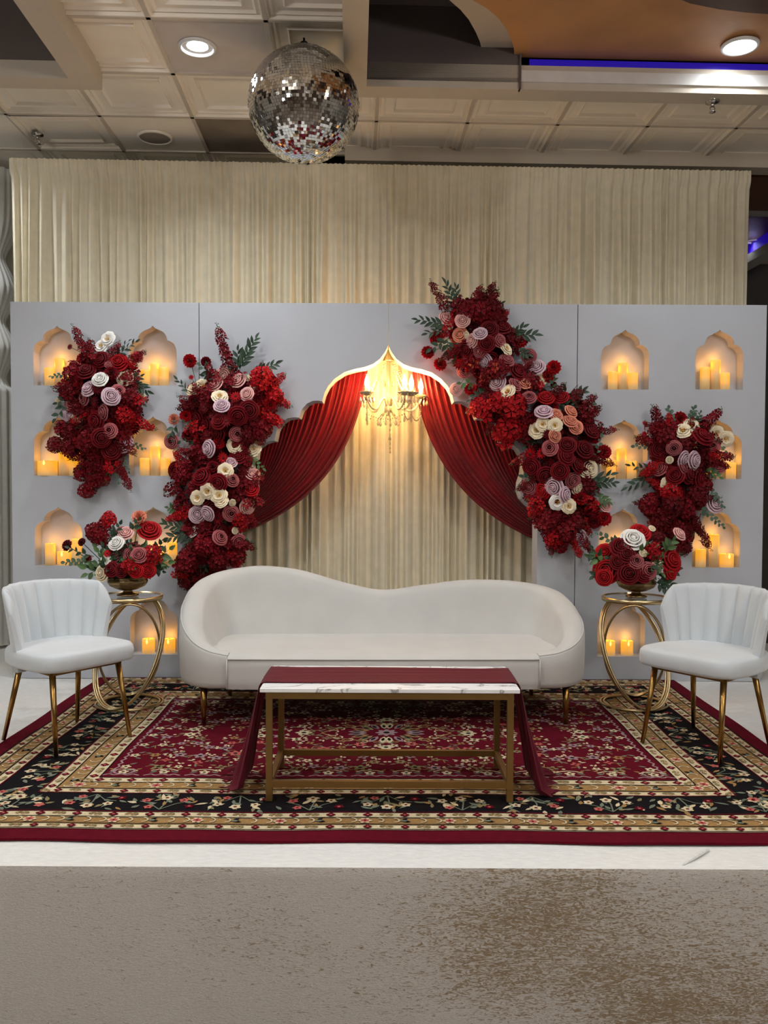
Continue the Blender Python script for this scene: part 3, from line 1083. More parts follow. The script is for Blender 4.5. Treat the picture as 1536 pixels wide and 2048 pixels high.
class Motif:
    def __init__(self):
        self.mb = MB()
        self.k = 0

    def poly(self, pts, mi, lift=0):
        z = RZ + 0.0042 + 0.0002 * lift + 0.0000004 * (self.k % 200)
        self.k += 1
        vs = []
        for x, y in pts:
            X, Y_ = warp(x, y)
            vs.append((X - RC.x, min(Y_, RY1) - RC.y, z + rz(x, y) - S))
        self.mb.add(vs, [tuple(range(len(vs)))], mi)

    def petal(self, x, y, ln, wd, a, mi, lift=1):
        c, s = math.cos(a), math.sin(a)
        pts = [(0, 0), (0.25, -0.42), (0.6, -0.5), (0.88, -0.25), (1, 0), (0.88, 0.25), (0.6, 0.5), (0.25, 0.42)]
        self.poly([(x + ln * u * c - wd * v * s, y + ln * u * s + wd * v * c) for u, v in pts], mi, lift)

    def leaf(self, x, y, ln, wd, a, mi, lift=0):
        c, s = math.cos(a), math.sin(a)
        pts = [(0, 0), (0.3, -0.42), (0.6, -0.34), (1, 0.12), (0.6, 0.4), (0.25, 0.38)]
        self.poly([(x + ln * u * c - wd * v * s, y + ln * u * s + wd * v * c) for u, v in pts], mi, lift)

    def disc(self, x, y, r, mi, lift=2, n=7):
        self.poly([(x + r * math.cos(2 * PI * i / n), y + r * math.sin(2 * PI * i / n)) for i in range(n)], mi, lift)

    def flower(self, x, y, r, n, mi, mc, a=0.0, wd=0.9, lift=1):
        for i in range(n):
            self.petal(x, y, r, r * wd, a + 2 * PI * i / n, mi, lift)
        self.disc(x, y, r * 0.3, mc, lift + 1)

    def line(self, pts, w_, mi, lift=0):
        P = [np.array(p, float) for p in pts]
        for i in range(len(P) - 1):
            d = P[i + 1] - P[i]
            l = np.hypot(*d)
            if l < 1e-6:
                continue
            n = np.array([-d[1], d[0]]) / l * w_ / 2
            self.poly([tuple(P[i] - n), tuple(P[i + 1] - n), tuple(P[i + 1] + n), tuple(P[i] + n)], mi, lift)

    def curl(self, x, y, r, a0, a1, w_, mi, lift=0, n=6):
        self.line([(x + r * (1 - 0.5 * i / n) * math.cos(a0 + (a1 - a0) * i / n), y + r * (1 - 0.5 * i / n) * math.sin(a0 + (a1 - a0) * i / n)) for i in range(n + 1)], w_, mi, lift)


mo = Motif()
rr = random.Random(3)
# thin dark lines between the bands
for k in range(1, 9):
    x0, x1, y0, y1 = inset_y(k)
    mi, wd = (BLK, 0.006) if k not in (1, 4, 5, 8) else (RED if k in (4, 5) else BLK, 0.007)
    n = 50
    mo.line([(x0 + (x1 - x0) * i / n, y0) for i in range(n + 1)], wd, mi)
    if y1 < RY1 - 0.01:
        mo.line([(x0 + (x1 - x0) * i / n, y1) for i in range(n + 1)], wd, mi)
    for X in (x0, x1):
        mo.line([(X, y0 + (y1 - y0) * i / 40) for i in range(41)], wd, mi)


def band_frames(k):
    """the four sides of band k: origin, direction along, direction inward, length, width"""
    x0, x1, y0, y1 = inset_y(k)
    w_ = BW[k]
    y1 = 5.64 - sum(BW[:k])
    L1, L2 = x1 - x0, y1 - y0
    return [((x0, y0), (1, 0), (0, 1), L1, w_), ((x1, y0), (0, 1), (-1, 0), L2, w_), ((x1, y1), (-1, 0), (0, -1), L1, w_), ((x0, y1), (0, -1), (1, 0), L2, w_)]


def in_rug(x, y):
    return y < RY1 - 0.03


for k in (1, 3, 5, 7):                                    # cream stripes
    for o, t, n_, Ln, w_ in band_frames(k):
        cnt = int(Ln / 0.135)
        for i in range(cnt):
            s = (i + 0.5) * Ln / cnt
            x, y = o[0] + t[0] * s + n_[0] * w_ / 2, o[1] + t[1] * s + n_[1] * w_ / 2
            if not in_rug(x, y): continue
            a = math.atan2(t[1], t[0])
            mo.flower(x, y, w_ * 0.36, 4, RED, PNK, a, 0.9)
            for sg in (-1, 1):
                qx, qy = x + t[0] * 0.042 * sg, y + t[1] * 0.042 * sg
                mo.leaf(qx, qy, 0.03 * sg, w_ * 0.34, a + 0.5 * sg, OLI)
                mo.curl(qx + t[0] * 0.02 * sg, qy + t[1] * 0.02 * sg, w_ * 0.26, a, a + 4.5 * sg, 0.004, TAN, 1)
for k in (2, 6):                                          # gold stripes
    for o, t, n_, Ln, w_ in band_frames(k):
        cnt = int(Ln / 0.155)
        for i in range(cnt):
            s = (i + 0.5) * Ln / cnt
            x, y = o[0] + t[0] * s + n_[0] * w_ / 2, o[1] + t[1] * s + n_[1] * w_ / 2
            if not in_rug(x, y): continue
            a = math.atan2(t[1], t[0])
            if i % 2 == 0:
                mo.flower(x, y, w_ * 0.42, 6, CRE, RED, a, 0.7)
                mo.flower(x, y, w_ * 0.3, 6, PNK, RED, a + 0.5, 0.6, 3)
            else:
                for sg in (-1, 1):
                    mo.leaf(x - t[0] * 0.02, y - t[1] * 0.02, 0.035, w_ * 0.3, a + 0.6 * sg + 0.3, BLK, 1)
                mo.leaf(x, y, -0.03, w_ * 0.3, a, SAG, 1)
            for sg in (-1, 1):
                qx, qy = x + t[0] * 0.05 * sg, y + t[1] * 0.05 * sg
                mo.curl(qx, qy, w_ * 0.4, a + PI / 2, a - PI / 2, 0.006, CRE, 1)
o_k = 4                                                   # black main border
for si, (o, t, n_, Ln, w_) in enumerate(band_frames(4)):
    cnt = int(Ln / 0.27)
    for i in range(cnt):
        s = (i + 0.5) * Ln / cnt

        def P(u, v):
            return (o[0] + t[0] * (s + u) + n_[0] * v * w_, o[1] + t[1] * (s + u) + n_[1] * v * w_)
        x, y = P(0, 0.5)
        if not in_rug(x, y): continue
        a = math.atan2(t[1], t[0])
        na = a + PI / 2
        up = 1 if i % 2 == 0 else -1
        b0 = 0.1 if up > 0 else 0.9
        stem = [P(0, b0), P(0.01, 0.5), P(0.0, 0.85 if up > 0 else 0.15)]
        mo.line(stem, 0.006, SAG)
        mo.line([P(0, b0), P(0.05, 0.5 - 0.1 * up), P(0.1, 0.55)], 0.005, SAG)
        mo.line([P(0, b0), P(-0.05, 0.5 - 0.1 * up), P(-0.1, 0.55)], 0.005, SAG)
        fl = [(0.0, 0.5 + 0.22 * up, 0.026, CRE), (0.075, 0.5 + 0.1 * up, 0.022, CRE), (-0.075, 0.5 + 0.1 * up, 0.022, CRE),
              (0.11, 0.5 - 0.22 * up, 0.022, RED), (-0.05, 0.5 - 0.26 * up, 0.02, PNK)]
        for u, v, r_, mi in fl:
            qx, qy = P(u, v)
            if in_rug(qx, qy):
                mo.flower(qx, qy, r_, 5, mi if rr.random() > 0.2 else PNK, RED if mi != RED else PNK, rr.random() * 6, 0.75)
        for q in range(20):
            u, v = rr.uniform(-0.125, 0.125), rr.uniform(0.12, 0.88)
            qx, qy = P(u, v)
            if in_rug(qx, qy):
                mo.leaf(qx, qy, rr.uniform(0.035, 0.062), rr.uniform(0.016, 0.026), na * up + rr.uniform(-1.3, 1.3) + (0 if up > 0 else 0), rr.choice([SAG, OLI, CRE, SAG, TAN, SAG]))

# the field: mirrored about both axes
x0, x1, y0, y1 = inset_y(8)
FX, FY = (x0 + x1) / 2, (y0 + y1) / 2
HX, HY = (x1 - x0) / 2, (y1 - y0) / 2


def quad4(fn):
    for sx in (1, -1):
        for sy in (1, -1):
            fn(lambda u, v: (FX + sx * u, FY + sy * v), sx, sy)


def ang(a, sx, sy):
    return math.atan2(math.sin(a) * sy, math.cos(a) * sx)


pts = []
rr2 = random.Random(12)
tries = 0
while len(pts) < 52 and tries < 6000:
    tries += 1
    u, v = rr2.uniform(0.03, HX - 0.14), rr2.uniform(0.03, HY - 0.13)
    if (u / 0.34) ** 2 + (v / 0.17) ** 2 < 1: continue
    if all((u - a) ** 2 + (v - b) ** 2 > 0.082 ** 2 for a, b, *_ in pts):
        pts.append((u, v, rr2.uniform(0.022, 0.038), rr2.choice([CRE, CRE, TAN, GRY, OLI, GRY, PNK]), rr2.random() * 6.28, rr2.choice([4, 5, 5, 6])))


def draw_field(Q, sx, sy):
    for u, v, r_, mi, a, n in pts:
        qx, qy = Q(u, v)
        mo.flower(qx, qy, r_, n, mi, BLK if r_ > 0.032 else RED, ang(a, sx, sy), 0.62, 1)
        for k in range(3):
            aa = a + 2.1 * k
            mo.leaf(*Q(u + 0.032 * math.cos(aa), v + 0.032 * math.sin(aa)), 0.034, 0.014, ang(aa + 0.5, sx, sy), [SAG, OLI, CRE][k])
        mo.line([Q(u, v), Q(u + 0.035 * math.cos(a), v + 0.03 * math.sin(a)), Q(u + 0.06 * math.cos(a + 0.8), v + 0.06 * math.sin(a + 0.8))], 0.005, TAN, 0)
        mo.disc(*Q(u + 0.05 * math.cos(a + 3), v + 0.05 * math.sin(a + 3)), 0.009, CRE, 1, 6)
        mo.disc(*Q(u + 0.047 * math.cos(a + 4), v + 0.047 * math.sin(a + 4)), 0.008, CRE, 1, 6)
    # frieze along the front and the sides
    for i in range(7):
        u = 0.08 + i * (HX - 0.16) / 6
        v = HY - 0.05
        mo.line([Q(u - 0.08, v + 0.022), Q(u - 0.05, v + 0.005), Q(u - 0.03, v + 0.02), Q(u, v + 0.006), Q(u + 0.03, v + 0.02), Q(u + 0.05, v + 0.005), Q(u + 0.08, v + 0.022)], 0.009, GRY, 0)
        mo.line([Q(u - 0.06, v - 0.035), Q(u - 0.03, v - 0.055), Q(u, v - 0.06), Q(u + 0.03, v - 0.055), Q(u + 0.06, v - 0.035)], 0.008, CRE, 0)
        mo.flower(*Q(u, v - 0.022), 0.026, 5, CRE, BLK, ang(-PI / 2, sx, sy), 0.7)
        for sg in (-1, 1):
            mo.leaf(*Q(u + 0.03 * sg, v - 0.03), 0.04, 0.016, ang(PI / 2 - sg * 1.1, sx, sy), SAG)
            mo.leaf(*Q(u + 0.05 * sg, v - 0.05), 0.03, 0.014, ang(-PI / 2 + sg * 0.9, sx, sy), TAN)
    for i in range(4):
        v = 0.06 + i * (HY - 0.2) / 3
        u = HX - 0.05
        mo.line([Q(u + 0.022, v - 0.08), Q(u + 0.005, v - 0.05), Q(u + 0.02, v - 0.03), Q(u + 0.006, v), Q(u + 0.02, v + 0.03), Q(u + 0.005, v + 0.05), Q(u + 0.022, v + 0.08)], 0.009, GRY, 0)
        mo.flower(*Q(u - 0.022, v), 0.026, 5, CRE, BLK, 0, 0.7)
        for sg in (-1, 1):
            mo.leaf(*Q(u - 0.03, v + 0.03 * sg), 0.04, 0.016, ang(PI - sg * 0.6, sx, sy), SAG)
    mo.curl(*Q(HX - 0.09, HY - 0.09), 0.06, ang(0, sx, sy), ang(0, sx, sy) + 4 * sx * sy, 0.01, GRY, 0)
    # medallion
    for k in range(5):
        a = 0.15 + k * 0.33
        mo.petal(*Q(0.1 * math.cos(a), 0.07 * math.sin(a)), 0.1, 0.036, ang(a, sx, sy), [GRY, TAN, OLI, GRY, CRE][k], 1)
        mo.petal(*Q(0.13 * math.cos(a), 0.09 * math.sin(a)), 0.05, 0.018, ang(a, sx, sy), BLK, 2)
        mo.curl(*Q(0.27 * math.cos(a), 0.15 * math.sin(a)), 0.03, ang(a, sx, sy), ang(a, sx, sy) + 4 * sx * sy, 0.007, CRE, 0)
    mo.line([Q(0.33, 0.0), Q(0.27, 0.07), Q(0.16, 0.12), Q(0.0, 0.165)], 0.009, TAN, 0)
    mo.flower(*Q(0.42, 0.0), 0.045, 6, CRE, BLK, 0, 0.6)
    mo.flower(*Q(0.0, 0.24), 0.04, 6, CRE, BLK, 0, 0.6)


quad4(draw_field)
mo.flower(FX, FY, 0.06, 8, GRY, BLK, 0, 0.5, 3)
o = mo.mb.build('woven_motifs', RM, rug)
o['kind'] = 'stuff'

# ================================================================== sofa
sofa = tag(empty('curved_sofa', (-0.028, 4.80, RZ + 0.006), math.radians(1.2)), 'white velvet curved sofa with a wavy back and gold legs', 'sofa')
half = [(-0.80, -0.425), (-0.90, -0.415), (-0.99, -0.37), (-1.06, -0.28), (-1.095, -0.16), (-1.10, -0.02), (-1.095, 0.12), (-1.06, 0.25), (-0.98, 0.35), (-0.86, 0.405), (-0.70, 0.425), (-0.48, 0.43), (-0.24, 0.43), (0, 0.43)]
pl = half + [(-x, y) for x, y in half[:-1]][::-1]
hL = [0.39, 0.415, 0.46, 0.53, 0.60, 0.655, 0.69, 0.715, 0.74, 0.757, 0.767, 0.74, 0.672, 0.624]
hR = [0.39, 0.405, 0.435, 0.48, 0.53, 0.575, 0.61, 0.64, 0.66, 0.675, 0.685, 0.683, 0.652, 0.624]
hts = hL + hR[:-1][::-1]
path = catmull([(p[0], p[1], h_) for p, h_ in zip(pl, hts)], 150)
nP = len(path)


def shell_section(i):
    a, b = path[max(0, i - 1)], path[min(nP - 1, i + 1)]
    t = Vector((b[0] - a[0], b[1] - a[1])).normalized()
    n = Vector((-t.y, t.x))              # outward (path runs clockwise seen from above: left front -> back -> right front)
    p = path[i]
    h_ = p[2]
    k = min(1.0, (h_ - 0.37) / 0.2)
    th = 0.085 + 0.045 * k
    zs_ = 0.33
    sec = [(-0.03, 0.205), (-0.008, 0.215), (0.0, 0.24), (0.006 * k, (0.24 + h_) / 2), (0.002, h_ - 0.05 * k - 0.012), (-0.006, h_ - 0.022 * k - 0.006), (-0.025, h_ - 0.004), (-0.05, h_), (-th + 0.02, h_ - 0.006),
           (-th, h_ - 0.03 * k - 0.008), (-th - 0.02 * k, h_ - 0.09 * k - 0.012), (-th - 0.07 * k, zs_ + 0.06), (-th - 0.10 * k, zs_)]
    return [(p[0] + n.x * d, p[1] + n.y * d, z) for d, z in sec]


# orient check: outward must point away from the centre
secs = [shell_section(i) for i in range(nP)]
mid = secs[nP // 2]
if mid[3][1] < mid[-1][1]:
    raise RuntimeError('sofa shell inside out')
mb = MB()
w_ = len(secs[0])
mb.add([q for s_ in secs for q in s_], [(i * w_ + j, i * w_ + j + 1, (i + 1) * w_ + j + 1, (i + 1) * w_ + j) for i in range(nP - 1) for j in range(w_ - 1)], 0, True)
for s_ in (secs[0], secs[-1]):
    mb.add(s_, [tuple(range(w_))], 0)
mb.build('back_shell', M_white_velvet, sofa)
mb = MB()


def seat_fn(u, v):
    s_ = 2 * u - 1
    prof = [(-0.425, 0.21), (-0.432, 0.24), (-0.435, 0.335), (-0.43, 0.362), (-0.41, 0.378), (-0.36, 0.386), (-0.2, 0.392), (0.0, 0.39), (0.2, 0.384), (0.33, 0.376)]
    t = v * (len(prof) - 1)
    i = min(int(t), len(prof) - 2)
    q = t - i
    y = prof[i][0] * (1 - q) + prof[i + 1][0] * q
    z = prof[i][1] * (1 - q) + prof[i + 1][1] * q
    hw = 0.80 + 0.17 * math.sin(min(1, max(0, (y + 0.42) / 0.25)) * PI / 2) - (0.12 * max(0, (y - 0.1) / 0.23))
    y -= 0.018 * (1 - s_ * s_) * max(0, 1 - (v / 0.7))
    return (s_ * hw, y, z)


mb.grid(seat_fn, 60, 36)
mb.build('seat_cushion', M_white_velvet, sofa)
mb = MB()
cen = [(p[0] * 0.97, p[1] * 0.97, 0.208) for p in path[::5]]
mb.add(cen, [tuple(range(len(cen)))])
mb.build('underside', mat('black_lining', (30, 28, 28), 0.9), sofa)
mb = MB()
mb.tube([(0.80 * s_, -0.434 - 0.018 * (1 - s_ * s_) * 0.4, 0.366) for s_ in [i / 20 - 1 for i in range(41)]], 0.0045, 6)
mb.tube([(-0.80, -0.44, 0.215), (-0.80, -0.442, 0.29), (-0.80, -0.438, 0.366)], 0.004, 6)
mb.tube([(0.80, -0.44, 0.215), (0.80, -0.442, 0.29), (0.80, -0.438, 0.366)], 0.004, 6)
for rng in (range(0, 60), range(nP - 60, nP)):
    mb.tube([secs[i][5] for i in rng], 0.0035, 6)
mb.build('piping', M_white_velvet, sofa)
for x, y in ((-0.94, -0.31), (0.965, -0.31), (-0.9, 0.3), (0.9, 0.3)):
    MB().tube([(x, y, 0.21), (x, y, 0.0)], [0.021, 0.011], 14).build('leg', M_gold, sofa)

# ================================================================== chairs
def make_chair(loc, rz_, label):
    e = tag(empty('accent_chair', (loc[0], loc[1], RZ + 0.006), rz_), label, 'chair', 'white velvet chairs beside the sofa')
    # seat: front is -y
    mb = MB()
    out = []
    for i in range(48):
        a = 2 * PI * i / 48
        ex = 0.36
        cx, cy = math.cos(a), math.sin(a)
        x = 0.262 * math.copysign(abs(cx) ** ex, cx)
        y = 0.245 * math.copysign(abs(cy) ** (0.42 if cy < 0 else 0.7), cy)
        x *= 1.0 - 0.10 * max(0, y) / 0.245
        out.append((x, y))
    prof = [(0.9, 0.385), (0.975, 0.39), (1.0, 0.405), (1.005, 0.435), (0.99, 0.458), (0.955, 0.469), (0.8, 0.474), (0.5, 0.478), (0.01, 0.48)]
    vs = [(x * k, y * k, z) for k, z in prof for x, y in out]
    fs = [(j * 48 + i, j * 48 + (i + 1) % 48, (j + 1) * 48 + (i + 1) % 48, (j + 1) * 48 + i) for j in range(len(prof) - 1) for i in range(48)]
    mb.add(vs, fs, 0, True)
    mb.add([(x * 0.9, y * 0.9, 0.385) for x, y in out], [tuple(range(48))[::-1]])
    mb.build('seat', M_grey_velvet, e)
    # backrest: channels around an arc
    nch, sub = 10, 8
    span = math.radians(90)
    N_ = nch * sub
    mb = MB()

    def backrow(t):
        """cross-section around the arc at parameter t in [0,1] (closed loop), returns functions of angle"""
        return t
    loops = []
    for i in range(N_ + 1):
        s_ = i / N_ * 2 - 1
        a = s_ * span
        q = abs(s_)
        top = 0.762 - 0.02 * q ** 2 - 0.10 * max(0, (q - 0.75) / 0.25) ** 2.2
        bot = 0.335 + 0.03 * q
        ch = 0.020 * (abs(math.sin(PI * i / sub)) ** 0.6)
        sec = []
        prof_ = [(0.02, 0.0, 0), (0.16, 0.25, 0), (0.45, 0.5, 0), (0.8, 0.85, 0), (0.97, 1.0, 0)]

        def pt(zf, side):
            z = bot + (top - bot) * zf
            fl = 0.045 * zf ** 1.5 - 0.01
            rx, ry = 0.252 + fl, 0.208 + fl + 0.02 * zf
            th = 0.045 * (1 - 0.35 * zf)
            if side == 'in':
                rx, ry = rx - th - ch * 0 - 0.002, ry - th
                rx += -ch + 0.013
                ry += -ch + 0.013
            return (rx * math.sin(a), 0.0 + ry * math.cos(a) + 0.03, z)
        sec = [pt(0.0, 'out'), pt(0.25, 'out'), pt(0.5, 'out'), pt(0.78, 'out'), pt(0.94, 'out')]
        o5, i5 = pt(0.985, 'out'), pt(0.985, 'in')
        m_ = tuple((o5[k] + i5[k]) / 2 for k in range(3))
        sec += [(o5[0] * 0.9 + i5[0] * 0.1, o5[1] * 0.9 + i5[1] * 0.1, o5[2]), (m_[0], m_[1], m_[2] + 0.010), (o5[0] * 0.1 + i5[0] * 0.9, o5[1] * 0.1 + i5[1] * 0.9, o5[2] - 0.002)]
        sec += [pt(0.92, 'in'), pt(0.75, 'in'), pt(0.5, 'in'), pt(0.25, 'in'), pt(0.0, 'in')]
        loops.append(sec)
    w_ = len(loops[0])
    mb.add([q for l in loops for q in l], [(i * w_ + j, i * w_ + (j + 1) % w_, (i + 1) * w_ + (j + 1) % w_, (i + 1) * w_ + j) for i in range(N_) for j in range(w_)], 0, True)
    mb.add(loops[0], [tuple(range(w_))], 0)
    mb.add(loops[-1], [tuple(range(w_))[::-1]], 0)
    mb.build('backrest', M_grey_velvet, e)
    mb = MB()
    for x0, y0, x1, y1 in ((-0.19, -0.16, 0.19, -0.16), (-0.17, 0.15, 0.17, 0.15), (-0.19, -0.16, -0.17, 0.15), (0.19, -0.16, 0.17, 0.15)):
        mb.tube([(x0, y0, 0.375), (x1, y1, 0.375)], 0.012, 8)
    mb.build('seat_frame', M_bronze, e)
    for x0, y0, x1, y1 in ((-0.18, -0.15, -0.205, -0.215), (0.18, -0.15, 0.205, -0.215), (-0.16, 0.14, -0.205, 0.225), (0.16, 0.14, 0.205, 0.225)):
        MB().tube([(x0, y0, 0.39), (x1, y1, 0.003)], [0.0155, 0.010], 14).build('leg', M_gold, e)
    return e


make_chair((-1.575, 4.20), math.radians(54), 'white channel-back velvet chair with gold legs left of the sofa')
make_chair((1.545, 4.145), math.radians(-52), 'white channel-back velvet chair with gold legs right of the sofa')

# ================================================================== ring side tables
M_glass = mat('table_glass', (236, 240, 236), 0.02, trans=0.85, spec=0.5, var=0.01)


def side_table(cx, cy, label, mir):
    e = tag(empty('ring_side_table', (cx, cy, RZ + 0.006)), label, 'table', 'gold ring side tables')
    R_ = 0.187
    MB().tube([(R_ * math.cos(2 * PI * i / 48), R_ * math.sin(2 * PI * i / 48), 0.006) for i in range(48)], 0.006, 8, closed=True).tube(
        [((R_ - 0.018) * math.cos(2 * PI * i / 48), (R_ - 0.018) * math.sin(2 * PI * i / 48), 0.006) for i in range(48)], 0.006, 8, closed=True).build('base_ring', M_gold_pale, e)
    MB().lathe([(R_ - 0.012, 0.598), (R_, 0.598), (R_ + 0.002, 0.61), (R_, 0.622), (R_ - 0.006, 0.622), (R_ - 0.008, 0.606), (R_ - 0.012, 0.606), (R_ - 0.012, 0.598)], 48).build('top_rim', M_gold_pale, e)
    MB().lathe([(0.0005, 0.609), (R_ - 0.009, 0.609), (R_ - 0.009, 0.617), (0.0005, 0.617)], 48, smooth=False).build('glass_top', M_glass, e)
    for lean, az, ax_ in ((0.17, 0.30 * mir, 0.172), (-0.17, -0.25 * mir, 0.195)):
        mb = MB()
        for k in (-1, 0, 1):
            pts = []
            for i in range(56):
                a = 2 * PI * i / 56
                x = (ax_ + 0.0) * math.cos(a) + 0.0
                z = 0.302 + 0.292 * math.sin(a)
                y = -lean * math.sin(a) + 0.02 * k
                rr_ = (1 - 0.02 * abs(k))
                c, s_ = math.cos(az), math.sin(az)
                x *= rr_
                pts.append((x * c - y * s_, x * s_ + y * c, z))
            mb.tube(pts, 0.0058, 8, closed=True)
        mb.build('ring', M_gold_pale, e)
    return e


LT = (-1.475, 4.885)
RT = (1.425, 4.93)
side_table(LT[0], LT[1], 'gold ring side table with glass top behind the left chair', 1)
side_table(RT[0], RT[1], 'gold ring side table with glass top behind the right chair', -1)

# ================================================================== coffee table
M_marble = mat('white_marble', (240, 240, 240), 0.25, var=0.02)
nt = M_marble.node_tree
N, L = nt.nodes, nt.links
tc = N.new('ShaderNodeTexCoord')
mp = N.new('ShaderNodeMapping')
mp.inputs['Rotation'].default_value = (0, 0, 0.9)
mp.inputs['Scale'].default_value = (1.0, 2.2, 1.0)
wv = N.new('ShaderNodeTexNoise')
wv.inputs['Scale'].default_value = 4.2
wv.inputs['Detail'].default_value = 5
wv.inputs['Distortion'].default_value = 0.6
rp = N.new('ShaderNodeValToRGB')
e_ = rp.color_ramp.elements
e_[0].position, e_[0].color = 0.475, (1, 1, 1, 1)
e_[1].position, e_[1].color = 0.515, (1, 1, 1, 1)
x_ = e_.new(0.495); x_.color = (0.35, 0.34, 0.33, 1)
L.new(tc.outputs['Object'], mp.inputs[0]); L.new(mp.outputs[0], wv.inputs['Vector']); L.new(wv.outputs['Fac'], rp.inputs[0])
mm = N.new('ShaderNodeMix'); mm.data_type = 'RGBA'; mm.blend_type = 'MULTIPLY'; mm.inputs['Factor'].default_value = 1
b_ = N['Principled BSDF']
L.new(b_.inputs['Base Color'].links[0].from_socket, mm.inputs['A']); L.new(rp.outputs[0], mm.inputs['B']); L.new(mm.outputs['Result'], b_.inputs['Base Color'])
CT = (0.005, 3.59)
CW, CD_, CHT = 0.515, 0.215, 0.452
ct = tag(empty('coffee_table', (CT[0], CT[1], RZ + 0.006)), 'white marble-top coffee table on a gold box frame before the sofa', 'table')
bevel_mesh(MB().box(-CW, CW, -CD_, CD_, CHT - 0.016, CHT).build('tabletop', M_marble, ct), 0.002)
tw = 0.0125
fx, fy = CW - 0.036, CD_ - 0.016
for sx in (-1, 1):
    for sy in (-1, 1):
        MB().box(sx * fx - tw, sx * fx + tw, sy * fy - tw, sy * fy + tw, 0, CHT - 0.016).build('leg', M_bronze, ct)
for sy in (-1, 1):
    for z in (0.068, CHT - 0.030):
        MB().box(-fx + tw, fx - tw, sy * fy - tw * 0.9, sy * fy + tw * 0.9, z - 0.0125, z + 0.0125).build('rail', M_bronze, ct)
for sx in (-1, 1):
    for z in (0.068, CHT - 0.030):
        MB().box(sx * fx - tw * 0.9, sx * fx + tw * 0.9, -fy + tw, fy - tw, z - 0.0125, z + 0.0125).build('rail', M_bronze, ct)
# runner: over the top, down both ends, pooling on the rug
M_runner = cloth_mat('burgundy_chiffon', (92, 4, 26), 0.12, 0.7, 0.05, var=0.08)
run = tag(empty('table_runner', (CT[0], CT[1], RZ + 0.006 + CHT)), 'burgundy cloth runner lying along the marble table and down both ends', 'table runner')
pr = [(-CW - 0.10, 0.010), (-CW - 0.088, 0.012), (-CW - 0.072, 0.035), (-CW - 0.062, 0.09), (-CW - 0.05, 0.18), (-CW - 0.034, 0.29), (-CW - 0.022, 0.38), (-CW - 0.014, 0.43), (-CW - 0.008, CHT + 0.003), (-CW + 0.01, CHT + 0.007)]
pr2 = pr + [(-CW + 0.01 + (2 * CW - 0.02) * i / 24, CHT + 0.007) for i in range(1, 24)] + [(-x, z) for x, z in pr][::-1]
mb = MB()
ns = 64
nn = len(pr2)
V = []
rr3 = random.Random(5)
phs = [rr3.uniform(0, 6) for _ in range(6)]
for i, (x, z) in enumerate(pr2):
    drop = max(0.0, min(1.0, (CHT - z) / CHT))
    for j in range(ns + 1):
        s_ = j / ns
        y0_ = -0.135 + 0.315 * s_
        yc = 0.02
        spread = 1.0 - 0.1 * (1 - drop) * (abs(x) < CW) + 0.0 * drop
        if drop > 0.02:
            spread = 0.92 - 0.12 * math.sin(min(1, drop * 1.5) * PI / 2) + 0.4 * max(0, drop - 0.55)
        y = yc + (y0_ - yc) * spread - 0.05 * drop
        if drop > 0.02:
            amp = 0.008 + 0.05 * drop ** 1.5
            wv_ = math.sin(s_ * 2 * PI * 5 + phs[0]) + 0.5 * math.sin(s_ * 2 * PI * 9 + phs[1])
            xx = x - math.copysign(1, -x) * 0 + math.copysign(amp * (0.35 + 0.75 * wv_), x) * (1 if drop < 0.97 else 1.3)
            zz = z + (0.010 * (1 + math.sin(s_ * 13 + i)) if drop > 0.95 else 0)
        else:
            xx = x
            wv_ = math.sin(s_ * 2 * PI * 4.0 + 1.3 * math.sin(x * 3 + phs[2]) + phs[3]) * 0.6 + 0.4 * math.sin(s_ * 2 * PI * 9 + 2 * math.sin(x * 2.1 + phs[4]))
            zz = z + 0.0035 * wv_ * min(1, 0.2 + (CW - abs(x)) * 8)
            y += 0.006 * math.sin(x * 4 + s_ * 3)
        V.append((xx, y, max(0.006, zz) - CHT))
F = [(i * (ns + 1) + j, i * (ns + 1) + j + 1, (i + 1) * (ns + 1) + j + 1, (i + 1) * (ns + 1) + j) for i in range(nn - 1) for j in range(ns)]
mb.add(V, F, 0, True)
mb.build('cloth', M_runner, run)

# ================================================================== chandelier in the arch
YCH = YB + 0.19
M_crystal = mat('crystal', (248, 232, 192), 0.15, trans=0.6, spec=0.6, var=0.02, ior=1.5)
M_arm = mat('champagne_glass_arm', (246, 228, 186), 0.25, trans=0.1, spec=0.6, var=0.02)
M_bulb = mat('warm_bulb', (255, 240, 210), 0.4, emit=(255, 200, 122), estr=BULB_EMIT)
M_sleeve = mat('candle_sleeve', (250, 234, 200), 0.4)
c0 = px(776.5, 800, YCH)
CHX = c0.x
zt, zb = px(776, 716, YCH).z, px(776, 828, YCH).z
ch = tag(empty('crystal_chandelier', (CHX, YCH, zb)), 'lit crystal chandelier with five candle bulbs hanging in the arch', 'chandelier')


def zc(py): return px(776, py, YCH).z - zb


mb = MB()
mb.lathe([(0.004, zc(712)), (0.012, zc(722)), (0.006, zc(735)), (0.006, zc(762)), (0.014, zc(768)), (0.006, zc(776)), (0.006, zc(786)), (0.02, zc(790)), (0.008, zc(798)), (0.012, zc(806)), (0.024, zc(815)), (0.026, zc(818)), (0.014, zc(826)), (0.005, zc(832))], 18)
mb.build('column', M_arm, ch)
MB().lathe([(0.005, zc(700)), (0.02, zc(708)), (0.036, zc(720)), (0.036, zc(723)), (0.01, zc(724))], 18).build('crown', M_gold_pale, ch)
ARMS = [(math.radians(a), R_) for a, R_ in ((10, 0.222), (-46, 0.215), (-61, 0.215), (131, 0.218), (-129, 0.222))]
tips = []


